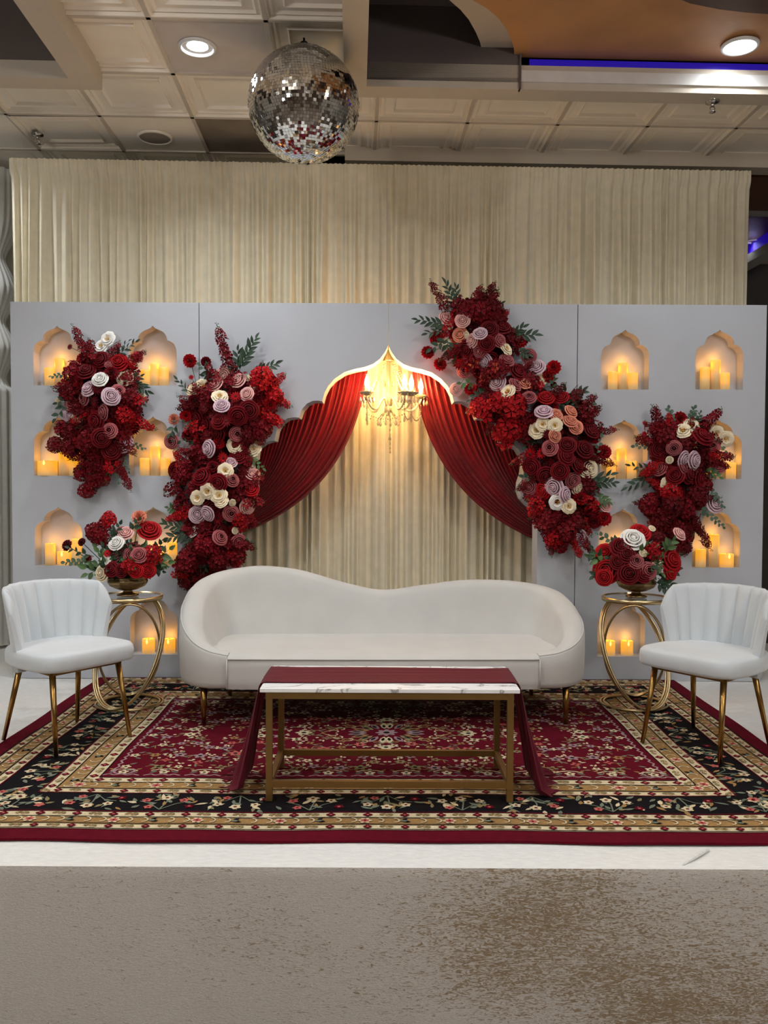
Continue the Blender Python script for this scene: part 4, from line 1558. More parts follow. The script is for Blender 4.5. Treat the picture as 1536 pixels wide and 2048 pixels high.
def bead_chain(mb, a, b, n, r_, sag=0.0):
    for i in range(n + 1):
        t = i / n
        p = Vector(a).lerp(Vector(b), t)
        p.z -= sag * math.sin(PI * t)
        mb.ball(p, r_ * (1.0 if i % 3 else 1.35), 6, 4)


def drop(mb, p, ln, r_):
    mb.lathe([(0.0005, 0), (r_ * 0.5, -ln * 0.25), (r_, -ln * 0.7), (r_ * 0.6, -ln * 0.92), (0.0005, -ln)], 6, p, smooth=False)


for a, R_ in ARMS:
    ca, sa = math.cos(a), math.sin(a)
    prof = [(0.016, zc(812)), (0.03, zc(800)), (0.055, zc(797)), (0.085, zc(806)), (0.12, zc(819)), (0.16, zc(820)), (0.195, zc(812)), (R_, zc(799)), (R_, zc(793))]
    pts = [(r_ * ca, r_ * sa, z) for r_, z in [tuple(q) for q in catmull(prof, 28)]]
    arm = MB().tube(pts, [0.008] * 22 + [0.0075] * 7, 8).build('arm', M_arm, ch)
    tx, ty = R_ * ca, R_ * sa
    MB().lathe([(0.007, zc(797)), (0.03, zc(794)), (0.044, zc(791)), (0.045, zc(789)), (0.03, zc(792)), (0.006, zc(793))], 16, (tx, ty, 0), smooth=True, flute=8, famp=0.12).build('drip_cup', M_crystal, arm)
    MB().lathe([(0.0005, zc(792)), (0.013, zc(792)), (0.013, zc(780)), (0.0005, zc(780))], 12, (tx, ty, 0)).build('candle_sleeve', M_sleeve, arm)
    MB().lathe([(0.007, zc(780)), (0.013, zc(776)), (0.0155, zc(772)), (0.012, zc(766)), (0.005, zc(760)), (0.0005, zc(755))], 10, (tx, ty, 0)).build('bulb', M_bulb, arm)
    d = MB()
    for k in range(6):
        b = 2 * PI * k / 6
        q = (tx + 0.042 * math.cos(b), ty + 0.042 * math.sin(b), zc(793))
        d.ball((q[0], q[1], q[2] - 0.006), 0.005, 6, 4)
        drop(d, (q[0], q[1], q[2] - 0.014), 0.045, 0.009)
    d.build('crystal_drops', M_crystal, arm)
    g = MB()
    bead_chain(g, (0.03 * ca, 0.03 * sa, zc(722)), (tx * 0.93, ty * 0.93, zc(792)), 22, 0.006, 0.015)
    g.build('bead_strand', M_crystal, ch)
    g = MB()
    bead_chain(g, (tx, ty, zc(800)), (tx, ty, zc(832)), 9, 0.0045)
    drop(g, (tx, ty, zc(833)), 0.05, 0.008)
    g.build('bead_strand', M_crystal, ch)
    tips.append((tx, ty, a))
tips.sort(key=lambda t: t[2])
for k in range(5):
    a, b = tips[k], tips[(k + 1) % 5]
    g = MB()
    bead_chain(g, (a[0], a[1], zc(832)), (b[0], b[1], zc(832)), 16, 0.0042, 0.035)
    g.build('bead_strand', M_crystal, ch)
g = MB()
for k in range(6):
    b = 2 * PI * k / 6 + 0.3
    bead_chain(g, (0.02 * math.cos(b), 0.02 * math.sin(b), zc(822)), (0.07 * math.cos(b), 0.07 * math.sin(b), zc(838)), 6, 0.005)
    drop(g, (0.07 * math.cos(b), 0.07 * math.sin(b), zc(839)), 0.045, 0.009)
g.build('crystal_drops', M_crystal, ch)
g = MB()
bead_chain(g, (0.012, -0.01, zc(832)), (0.014, -0.012, zc(900)), 22, 0.0045)
drop(g, (0.012, -0.01, zc(872)), 0.03, 0.01)
drop(g, (0.014, -0.012, zc(901)), 0.02, 0.007)
g.build('bead_strand', M_crystal, ch)
for k in range(3):
    b = 2 * PI * k / 3 + 0.4
    MB().lathe([(0.0005, zc(775)), (0.008, zc(772)), (0.012, zc(768)), (0.006, zc(762)), (0.0005, zc(757))], 8, (0.032 * math.cos(b), 0.032 * math.sin(b), 0)).build('crystal_spear', M_crystal, ch)

# ================================================================== flowers
def petal_mat(name, rgb, rnd=0.12, var=0.12, transl=0.2):
    m = mat(name, rgb, 0.6, var=var, scale=60, rnd=rnd, sheen=0.05, spec=0.2)
    return m


FM = {
    'R': petal_mat('deep_red_petal', (108, 2, 16), 0.3),
    'r': petal_mat('bright_red_petal', (168, 6, 18), 0.2),
    'B': petal_mat('blush_petal', (232, 178, 172), 0.06),
    'L': petal_mat('lavender_pink_petal', (216, 186, 196), 0.06),
    'K': petal_mat('cream_petal', (244, 228, 196), 0.04),
    'M': petal_mat('dusty_mauve_petal', (172, 92, 96), 0.14),
    'P': petal_mat('peach_petal', (224, 142, 116), 0.08),
    'W': petal_mat('white_petal', (242, 240, 234), 0.03),
}
M_core_y = mat('yellow_stamen', (214, 160, 52), 0.7)
M_core_d = mat('dark_flower_centre', (66, 10, 20), 0.7)
M_leafd = mat('dark_green_leaf', (44, 68, 48), 0.5, rnd=0.25, var=0.2, scale=30)
M_leafg = mat('green_leaf', (78, 108, 62), 0.5, rnd=0.25, var=0.2, scale=30)
M_leafe = mat('eucalyptus_leaf', (74, 100, 80), 0.55, rnd=0.2, var=0.2, scale=30)
M_stem = mat('green_stem', (62, 84, 48), 0.6)


def add_petal(mb, phi, wid, prof, mi=0, ruf=0.0, nu=4, tipcut=0.25, seed=0):
    """petal on a surface of revolution: prof = [(radius, z)...] from base to lip"""
    k = len(prof) - 1

    def fn(u, v):
        s_ = 2 * u - 1
        vv = v * (1 - tipcut * s_ * s_ * 0.6)
        t = vv * k
        i = min(int(t), k - 1)
        q = t - i
        r_ = prof[i][0] * (1 - q) + prof[i + 1][0] * q
        z = prof[i][1] * (1 - q) + prof[i + 1][1] * q
        ww = wid * (0.45 + 0.55 * math.sin(min(1, v * 1.25) * PI / 2))
        a = phi + s_ * ww / 2
        if ruf:
            r_ += ruf * v * math.sin(s_ * 9 + seed)
            z += ruf * v * math.cos(s_ * 7 + seed * 2)
        r_ += 0.02 * s_ * s_ * v
        return (r_ * math.cos(a), r_ * math.sin(a), z)
    mb.grid(fn, nu, k, mi, True)


def rose_mesh(key, tightness=1.0, centre=None, seed=0):
    """unit rose (radius about 1, faces +z)"""
    mb = MB()
    rr_ = random.Random(seed)
    layers = [(3, 0.30, 0.17, 0.70, 2.7), (4, 0.46, 0.34, 0.66, 2.3), (5, 0.60, 0.56, 0.56, 1.9), (5, 0.74, 0.80, 0.40, 1.7), (6, 0.86, 1.04, 0.14, 1.45)]
    if centre == 'dark':
        layers = layers[1:]
    off = 0
    for li, (n, rb, rt, zt_, wd) in enumerate(layers):
        off += 0.9
        for i in range(n):
            a = off + 2 * PI * i / n + rr_.uniform(-0.15, 0.15)
            dz = rr_.uniform(-0.05, 0.05)
            k = rr_.uniform(0.95, 1.05)
            prof = [(0.1, -0.35), (rb * 0.8, -0.14), (rb * k, zt_ * 0.45), (rt * k, zt_ + dz), (rt * 1.07 + 0.05, zt_ - 0.02 + dz), (rt * 1.10 + 0.07, zt_ - 0.09 + dz)]
            add_petal(mb, a, wd, prof, 0, 0.025, 4, 0.25, rr_.random() * 6)
    if centre == 'dark':
        mb.ball((0, 0, 0.32), 0.24, 8, 5, 1)
    else:
        mb.ball((0, 0, 0.42), 0.21, 8, 6, 0, sz=1.25)
    # calyx
    mb.lathe([(0.02, -0.55), (0.16, -0.42), (0.2, -0.3), (0.1, -0.2)], 8, mi=2)
    return mb.mesh('rose_' + key, [FM[key], M_core_d, M_stem])


def open_mesh(key, seed=0):
    mb = MB()
    rr_ = random.Random(seed)
    for n, rb, rt, zt_, wd in ((5, 0.4, 0.6, 0.34, 1.6), (6, 0.55, 0.85, 0.2, 1.35), (6, 0.7, 1.05, 0.02, 1.2)):
        off = rr_.random() * 6
        for i in range(n):
            a = off + 2 * PI * i / n + rr_.uniform(-0.15, 0.15)
            add_petal(mb, a, wd, [(0.06, -0.25), (rb * 0.7, -0.08), (rb, zt_ * 0.5), (rt, zt_ + rr_.uniform(-0.06, 0.08)), (rt * 1.08, zt_ - 0.05)], 0, 0.05, 4, 0.2, rr_.random() * 6)
    for i in range(14):
        a, q = rr_.random() * 6.28, rr_.random() ** 0.5 * 0.26
        mb.ball((q * math.cos(a), q * math.sin(a), 0.12 + rr_.random() * 0.1), 0.07, 5, 3, 1)
    mb.lathe([(0.02, -0.5), (0.16, -0.38), (0.2, -0.26), (0.1, -0.18)], 8, mi=2)
    return mb.mesh('open_rose_' + key, [FM[key], M_core_y, M_stem])


def carn_mesh(key, seed=0):
    mb = MB()
    rr_ = random.Random(seed)
    for n, tilt, ln in ((9, 0.15, 0.8), (9, 0.55, 0.92), (9, 0.95, 1.0), (8, 1.35, 1.02), (7, 1.7, 0.95)):
        off = rr_.random() * 6
        for i in range(n):
            a = off + 2 * PI * i / n
            r1, z1 = math.sin(tilt), math.cos(tilt)
            prof = [(0.05, -0.2), (r1 * ln * 0.6, z1 * ln * 0.6 - 0.1), (r1 * ln, z1 * ln - 0.08)]
            add_petal(mb, a, 1.1 if tilt > 0.4 else 1.8, prof, 0, 0.13, 5, 0.1, rr_.random() * 6)
    mb.lathe([(0.02, -0.8), (0.14, -0.7), (0.22, -0.4), (0.1, -0.2)], 8, mi=2)
    return mb.mesh('carnation_' + key, [FM[key], M_core_d, M_stem])


def gerb_mesh(key, seed=0):
    mb = MB()
    for n, ln, z, off in ((13, 1.0, 0.05, 0), (11, 0.72, 0.14, 0.2)):
        for i in range(n):
            a = off + 2 * PI * i / n
            c, s_ = math.cos(a), math.sin(a)
            w_ = 0.15
            mb.add([(0.1 * c, 0.1 * s_, z), (ln * 0.6 * c - w_ * s_, ln * 0.6 * s_ + w_ * c, z + 0.14), (ln * c, ln * s_, z + 0.08), (ln * 0.6 * c + w_ * s_, ln * 0.6 * s_ - w_ * c, z + 0.14)], [(0, 3, 2, 1)], 0)
    mb.ball((0, 0, 0.12), 0.22, 8, 5, 1)
    mb.lathe([(0.02, -0.4), (0.1, -0.2), (0.2, 0.0), (0.05, 0.08)], 8, mi=2)
    return mb.mesh('gerbera_' + key, [FM[key], M_core_d, M_stem])


def floret(mb, c, nrm, r_, rr_, mi=0, n=5):
    q = Vector(nrm).normalized().to_track_quat('Z', 'Y')
    a0 = rr_.random() * 6
    for i in range(n):
        a = a0 + 2 * PI * i / n
        pts = [(0.08, 0, 0), (0.62, 0.36, 0.22), (1.0, 0.05, 0.12), (0.66, -0.34, 0.2)]
        ca, sa = math.cos(a), math.sin(a)
        mb.add([Vector(c) + q @ Vector(((x * ca - y * sa) * r_, (x * sa + y * ca) * r_, z * r_)) for x, y, z in pts], [(0, 3, 2, 1)], mi)


def cluster_mesh(key, seed):
    """ruffled head of many small blossoms, radius 1"""
    mb = MB()
    rr_ = random.Random(seed)
    for i in range(26):
        th = math.acos(1 - 1.55 * (i + 0.5) / 26)
        a = i * 2.39996
        d = Vector((math.sin(th) * math.cos(a), math.sin(th) * math.sin(a), math.cos(th)))
        c = d * rr_.uniform(0.62, 0.92)
        floret(mb, c, d + Vector((rr_.uniform(-.4, .4), rr_.uniform(-.4, .4), rr_.uniform(-.4, .4))), rr_.uniform(0.38, 0.56), rr_)
    mb.ball((0, 0, 0), 0.55, 10, 6, 1)
    return mb.mesh('blossom_cluster_' + key, [FM[key], M_core_d, M_stem])


def spray_mesh(key, length, seed, dens=1.0):
    """spike of blossoms along +z, real size"""
    mb = MB()
    rr_ = random.Random(seed)
    bend = rr_.uniform(-0.12, 0.12)
    def ax(t): return Vector((bend * length * t * t, 0.3 * bend * length * t * t, length * t))
    mb.tube([ax(i / 8) for i in range(9)], [0.003 * (1 - 0.6 * i / 8) for i in range(9)], 5, 2)
    n = int(length / 0.0085 * dens)
    for i in range(n):
        t = 0.12 + 0.76 * i / n
        wd = 0.040 * (1 - 0.6 * t)
        a = i * 2.39996
        d = Vector((math.cos(a), math.sin(a), 0.35))
        floret(mb, ax(t) + d * wd * rr_.uniform(0.4, 1.15), d + Vector((rr_.uniform(-.5, .5), rr_.uniform(-.5, .5), rr_.uniform(-.2, .5))), rr_.uniform(0.020, 0.031) * (1 - 0.3 * t), rr_)
    for i in range(7):
        t = 0.86 + 0.02 * i
        a = i * 2.4
        mb.ball(ax(min(1, t)) + Vector((math.cos(a), math.sin(a), 0.3)) * 0.008, 0.0032, 5, 3, 2)
    return mb.mesh('blossom_spray_' + key, [FM[key], M_core_d, M_stem])


def leaf_mesh(name, m, wid, fold=0.12, blunt=False):
    mb = MB()
    k = 5

    def fn(u, v):
        s_ = 2 * u - 1
        w_ = wid * (math.sin(PI * min(1, v * 0.98 + 0.02)) ** (0.55 if blunt else 0.8)) * (1.25 - 0.5 * v if not blunt else 1)
        return (s_ * w_ / 2, v, fold * abs(s_) * w_ * 2 - 0.18 * v * v)
    mb.grid(fn, 2, k, 0, True)
    return mb.mesh(name, m)


LM = {'d': leaf_mesh('ruscus_leaf', M_leafd, 0.38), 'e': leaf_mesh('eucalyptus_leaf', M_leafe, 0.75, 0.06, True), 'g': leaf_mesh('rose_leaf', M_leafg, 0.55), 'h': leaf_mesh('dark_rose_leaf', M_leafd, 0.55)}
BLOOM = {}
for k_ in 'RrBLKMPW':
    BLOOM[k_] = [rose_mesh(k_, seed=i) for i in range(2)]
BLOOM['M'] = [rose_mesh('M', centre='dark', seed=i) for i in range(2)] + [rose_mesh('M', seed=3)]
BLOOM['O'] = [open_mesh('K', i) for i in range(2)]
BLOOM['N'] = [open_mesh('W', i) for i in range(2)]
BLOOM['C'] = [carn_mesh('r', i) for i in range(2)]
BLOOM['D'] = [carn_mesh('R', i) for i in range(2)]
BLOOM['Q'] = [carn_mesh('P', 5)]
BLOOM['G'] = [gerb_mesh('R')]
BLOOM['g'] = [gerb_mesh('r')]
BLOOM['U'] = [cluster_mesh('r', i) for i in range(2)]
BLOOM['V'] = [cluster_mesh('R', i) for i in range(3)]
BLOOM['y'] = [rose_mesh('K', seed=9)]
BNAME = {'R': 'deep_red_rose', 'r': 'red_rose', 'B': 'blush_rose', 'L': 'lavender_rose', 'K': 'cream_rose', 'M': 'mauve_rose', 'P': 'peach_rose', 'W': 'white_rose', 'O': 'open_cream_rose', 'N': 'open_white_rose',
         'C': 'red_carnation', 'D': 'deep_red_carnation', 'Q': 'pink_carnation', 'G': 'deep_red_gerbera', 'g': 'red_gerbera', 'U': 'red_blossom_cluster', 'V': 'deep_red_blossom_cluster', 'y': 'cream_bud'}
frnd = random.Random(21)


def orient(d, spin=None):
    q = Vector(d).normalized().to_track_quat('Z', 'Y')
    return q @ Quaternion((0, 0, 1), frnd.random() * 6.28 if spin is None else spin)


def bloom(root, key, pos, dia, d):
    o = link(BNAME[key], frnd.choice(BLOOM[key]), root, Vector(pos) - root.location)
    o.rotation_mode = 'QUATERNION'
    o.rotation_quaternion = orient(d)
    s_ = dia / 2
    o.scale = (s_, s_, s_)
    return o


STEM_CACHE = {}


def sprig(root, a, b, kind='d', n=9, lsize=0.06, out=Vector((0, -1, 0))):
    """leafy stem from point a to point b; every leaf is its own piece"""
    a, b = Vector(a), Vector(b)
    ln = (b - a).length
    ax = (b - a).normalized()
    bow = (out - ax * out.dot(ax)).normalized() * ln * 0.10
    pts = [a.lerp(b, t) + bow * math.sin(PI * t) - a for t in [i / 8 for i in range(9)]]
    nm = {'d': 'ruscus_sprig', 'e': 'eucalyptus_sprig', 'g': 'leaf_sprig', 'h': 'leaf_sprig'}[kind]
    st = MB().tube(pts, [0.0022 * (1 - 0.6 * i / 8) for i in range(9)], 5).build(nm, M_stem, root, a - root.location)
    side = ax.cross(out).normalized()
    for i in range(n):
        t = 0.18 + 0.8 * i / (n - 1) if n > 1 else 1
        k = t * 8
        j = min(int(k), 7)
        p = pts[j].lerp(pts[j + 1], k - j)
        sg = 1 if i % 2 else -1
        if i == n - 1:
            d = ax
        else:
            spread = 0.75 if kind == 'd' else 1.1
            d = (ax + side * sg * spread + out * frnd.uniform(-0.15, 0.45)).normalized()
        nrm = (out + Vector((frnd.uniform(-.5, .5), frnd.uniform(-.5, .5), frnd.uniform(-.3, .7)))).normalized()
        zx = (nrm - d * nrm.dot(d)).normalized()
        xx = d.cross(zx)
        o = link('leaf', LM[kind], st)
        o.rotation_mode = 'QUATERNION'
        o.rotation_quaternion = Matrix((xx, d, zx)).transposed().to_quaternion()
        o.location = p
        s_ = lsize * frnd.uniform(0.8, 1.15) * (1.0 - 0.3 * t)
        o.scale = (s_, s_, s_)
    return st


def spray(root, key, a, b, dens=1.0):
    a, b = Vector(a), Vector(b)
    ln = (b - a).length
    kk = (key, round(ln, 1), frnd.randrange(2), dens)
    if kk not in STEM_CACHE:
        STEM_CACHE[kk] = spray_mesh(key, max(0.08, round(ln, 1)), hash(kk[2]) + int(ln * 10), dens)
    o = link('deep_red_blossom_spray' if key == 'R' else 'red_blossom_spray', STEM_CACHE[kk], root, a - root.location)
    o.rotation_mode = 'QUATERNION'
    o.rotation_quaternion = orient(b - a)
    s_ = ln / max(0.08, round(ln, 1))
    o.scale = (s_, s_, s_)
    return o


def stem(root, a, b, r_=0.002):
    MB().tube([Vector((0, 0, 0)), (Vector(b) - Vector(a)) * 0.5 + Vector((0, -0.01, 0.01)), Vector(b) - Vector(a)], r_, 5).build('stem', M_stem, root, Vector(a) - root.location)


def pip(x, y, poly):
    c = False
    j = len(poly) - 1
    for i in range(len(poly)):
        xi, yi = poly[i]
        xj, yj = poly[j]
        if (yi > y) != (yj > y) and x < (xj - xi) * (y - yi) / (yj - yi) + xi:
            c = not c
        j = i
    return c


def edge_d(x, y, poly):
    m_ = 1e9
    for i in range(len(poly)):
        x0, y0 = poly[i]
        x1, y1 = poly[(i + 1) % len(poly)]
        dx, dy = x1 - x0, y1 - y0
        t = max(0, min(1, ((x - x0) * dx + (y - y0) * dy) / (dx * dx + dy * dy)))
        m_ = min(m_, math.hypot(x - x0 - t * dx, y - y0 - t * dy))
    return m_


DEF = {'R': 32, 'r': 30, 'B': 27, 'L': 30, 'K': 28, 'M': 27, 'P': 26, 'W': 30, 'O': 32, 'N': 32, 'C': 26, 'D': 28, 'Q': 24, 'G': 30, 'g': 28, 'U': 46, 'V': 46, 'y': 12}


def arrangement(name, label, cat, poly, base_px, blooms, sprigs, sprays, fill, bulge=0.13, fillkeys='VRDGRVRGVCR', spacing=21, far=None):
    """blooms sit on a cushion that swells out from the panel; fill packs the cushion with deep red heads"""
    bx = px(base_px[0], base_px[1], YB)
    root = tag(empty(name, (bx.x, YB - 0.02, bx.z)), label, cat, 'flower arrangements on the backdrop')
    cxm = sum(p[0] for p in poly) / len(poly)

    def depth(x, y):
        if pip(x, y, poly):
            return 0.045 + bulge * min(1, edge_d(x, y, poly) / 55)
        return 0.045

    def facing(x, y):
        e_ = 6
        gx = depth(x + e_, y) - depth(x - e_, y)
        gy = depth(x, y + e_) - depth(x, y - e_)
        return Vector((-gx * 10, -0.55, gy * 10 + 0.08))
    used = []
    for b in blooms:
        key, x, y = b[0], b[1], b[2]
        dia = (b[3] if len(b) > 3 else DEF[key])
        off = depth(x, y) + 0.045
        if not pip(x, y, poly):
            off = 0.07
        pos = px(x, y, YB - off)
        d = facing(x, y) + Vector((frnd.uniform(-.25, .25), 0, frnd.uniform(-.2, .25)))
        bloom(root, key, pos, dia * 1.02 * pos.y / FPX, d)
        used.append((x, y, dia * 0.5))
        if not pip(x, y, poly) and edge_d(x, y, poly) > 14:
            # a stalk back to the cushion
            bi = min(((px_, py_) for px_, py_ in poly), key=lambda q: math.hypot(q[0] - x, q[1] - y))
            q = (bi[0] * 0.7 + cxm * 0.3, bi[1])
            stem(root, pos + Vector((0, 0.02, 0)), px(q[0], q[1], YB - 0.07))
    # fill
    xs_, ys_ = [p[0] for p in poly], [p[1] for p in poly]
    pts_ = []
    for _ in range(fill * 60):
        if len(pts_) >= fill:
            break
        x, y = frnd.uniform(min(xs_), max(xs_)), frnd.uniform(min(ys_), max(ys_))
        if not pip(x, y, poly):
            continue
        if any((x - a) ** 2 + (y - b) ** 2 < spacing ** 2 for a, b in pts_):
            continue
        pts_.append((x, y))
        key = frnd.choice(fillkeys)
        crowd = any((x - a) ** 2 + (y - b) ** 2 < (r_ * 0.8) ** 2 for a, b, r_ in used)
        off = depth(x, y) - (0.06 if crowd else 0.02)
        pos = px(x, y, YB - max(0.03, off))
        bloom(root, key, pos, DEF[key] * frnd.uniform(0.85, 1.1) * pos.y / FPX, facing(x, y) + Vector((frnd.uniform(-.5, .5), 0, frnd.uniform(-.5, .5))))
    for s_ in sprigs:
        kind, x0, y0, x1, y1 = s_[:5]
        n = s_[5] if len(s_) > 5 else 9
        ls = s_[6] if len(s_) > 6 else (0.075 if kind == 'd' else 0.036)
        sprig(root, px(x0, y0, YB - 0.07), px(x1, y1, YB - 0.10), kind, n, ls)
    for s_ in sprays:
        key, x0, y0, x1, y1 = s_[:5]
        spray(root, key, px(x0, y0, YB - 0.09), px(x1, y1, YB - 0.11), s_[5] if len(s_) > 5 else 1.0)
    # short blossom sprays breaking the outline
    per = 0.0
    nxt = 20.0
    for i in range(len(poly)):
        (ax_, ay_), (bx_, by_) = poly[i], poly[(i + 1) % len(poly)]
        L_ = math.hypot(bx_ - ax_, by_ - ay_)
        while nxt < per + L_:
            t = (nxt - per) / L_
            x, y = ax_ + (bx_ - ax_) * t, ay_ + (by_ - ay_) * t
            nx_, ny_ = (by_ - ay_) / L_, -(bx_ - ax_) / L_
            if pip(x + nx_ * 4, y + ny_ * 4, poly):
                nx_, ny_ = -nx_, -ny_
            nx_ += frnd.uniform(-.5, .5)
            ny_ += frnd.uniform(-.4, .6)
            ro = frnd.uniform(20, 38)
            key = 'r' if frnd.random() < 0.3 else 'R'
            spray(root, key, px(x - nx_ * 24, y - ny_ * 24, YB - 0.10), px(x + nx_ * ro, y + ny_ * ro, YB - frnd.uniform(0.07, 0.13)), 1.3)
            nxt += frnd.uniform(34, 58)
        per += L_
    for c in root.children:            # keep every piece clear of the panel face
        push = 0.0
        for g_ in [c] + list(c.children):
            mw = c.matrix_basis if g_ is c else c.matrix_basis @ g_.matrix_basis
            n_ = len(g_.data.vertices)
            a_ = np.empty(n_ * 3)
            g_.data.vertices.foreach_get('co', a_)
            M4 = np.array(mw)
            push = max(push, float((a_.reshape(-1, 3) @ M4[1, :3] + M4[1, 3]).max()) + root.location.y - (YB - 0.004))
        if push > 0:
            c.location.y -= push
    return root


def conv(fn, blooms):
    out = []
    for b in blooms:
        x, y = fn(b[1], b[2])
        out.append((b[0], x, y) + tuple(b[3:]))
    return out


def conv2(fn, lst):
    return [(s_[0],) + fn(s_[1], s_[2]) + fn(s_[3], s_[4]) + tuple(s_[5:]) for s_ in lst]


def zcb(x, y): return (320 + x / 3.593, 620 + y / 3.593)
def zcc(x, y): return (820 + x / 3.531, 540 + y / 3.531)


# --- on the left niche panel
polyA = [zc3(*p) for p in [(560, 470), (700, 440), (860, 480), (890, 620), (930, 720), (930, 960), (830, 1060), (780, 1180), (640, 1200), (560, 1130), (500, 1000), (560, 900), (560, 800), (500, 700), (520, 560)]]
arrangement('flower_cluster', 'red and blush flower cluster hanging on the left niche panel', 'flowers', polyA, zc3(720, 850),
            conv(zc3, [('N', 735, 335, 30), ('N', 690, 385, 28), ('R', 690, 478, 30), ('r', 810, 497, 34), ('W', 685, 612, 28), ('O', 850, 595, 32), ('L', 610, 675, 30), ('G', 668, 672, 28), ('L', 757, 728, 32), ('M', 808, 695, 26), ('M', 910, 700, 26),
                       ('y', 970, 725, 12), ('M', 500, 780, 29), ('M', 578, 738, 26), ('y', 400, 760, 12), ('M', 712, 835, 28), ('K', 545, 880, 26), ('L', 475, 858, 24), ('R', 660, 895, 34), ('R', 690, 1010, 34), ('M', 750, 962, 27), ('L', 840, 1045, 34),
                       ('R', 590, 560, 34), ('D', 760, 570, 28), ('G', 650, 760, 28), ('V', 880, 750, 40), ('U', 860, 860, 40), ('V', 600, 1040, 44), ('V', 470, 990, 38), ('V', 560, 1250, 34), ('V', 690, 1280, 38), ('V', 590, 1370, 34), ('V', 640, 1310, 30),
                       ('R', 760, 1100, 32), ('V', 430, 940, 34), ('V', 380, 1060, 34), ('V', 500, 1110, 34), ('C', 540, 640, 24), ('D', 930, 900, 26), ('G', 480, 390, 14), ('U', 935, 460, 22), ('V', 660, 1200, 38), ('M', 750, 510, 18)]),
            conv2(zc3, [('d', 780, 470, 930, 355, 8, 0.06), ('d', 740, 470, 880, 350, 6, 0.04), ('e', 520, 575, 350, 590, 10, 0.032), ('d', 880, 620, 1010, 690, 9, 0.07), ('d', 880, 640, 960, 590, 5, 0.06), ('h', 900, 720, 980, 780, 5, 0.05),
                        ('h', 480, 760, 380, 880, 5, 0.06), ('h', 480, 740, 390, 770, 4, 0.05), ('e', 880, 1040, 985, 1080, 7, 0.03), ('e', 800, 1140, 810, 1310, 9, 0.03), ('e', 840, 1110, 880, 1240, 8, 0.03), ('g', 540, 680, 480, 650, 4, 0.05),
                        ('g', 790, 980, 850, 940, 4, 0.05), ('g', 760, 640, 790, 610, 3, 0.05)]),
            conv2(zc3, [('R', 620, 520, 500, 225, 1.3), ('R', 860, 520, 990, 405), ('R', 600, 950, 370, 930, 1.2), ('R', 580, 1060, 325, 1075, 1.2), ('R', 780, 1130, 900, 1390, 1.3), ('R', 620, 1160, 520, 1290), ('R', 660, 1160, 600, 1410), ('R', 700, 1160, 720, 1330), ('R', 580, 600, 470, 620)]),
            110)

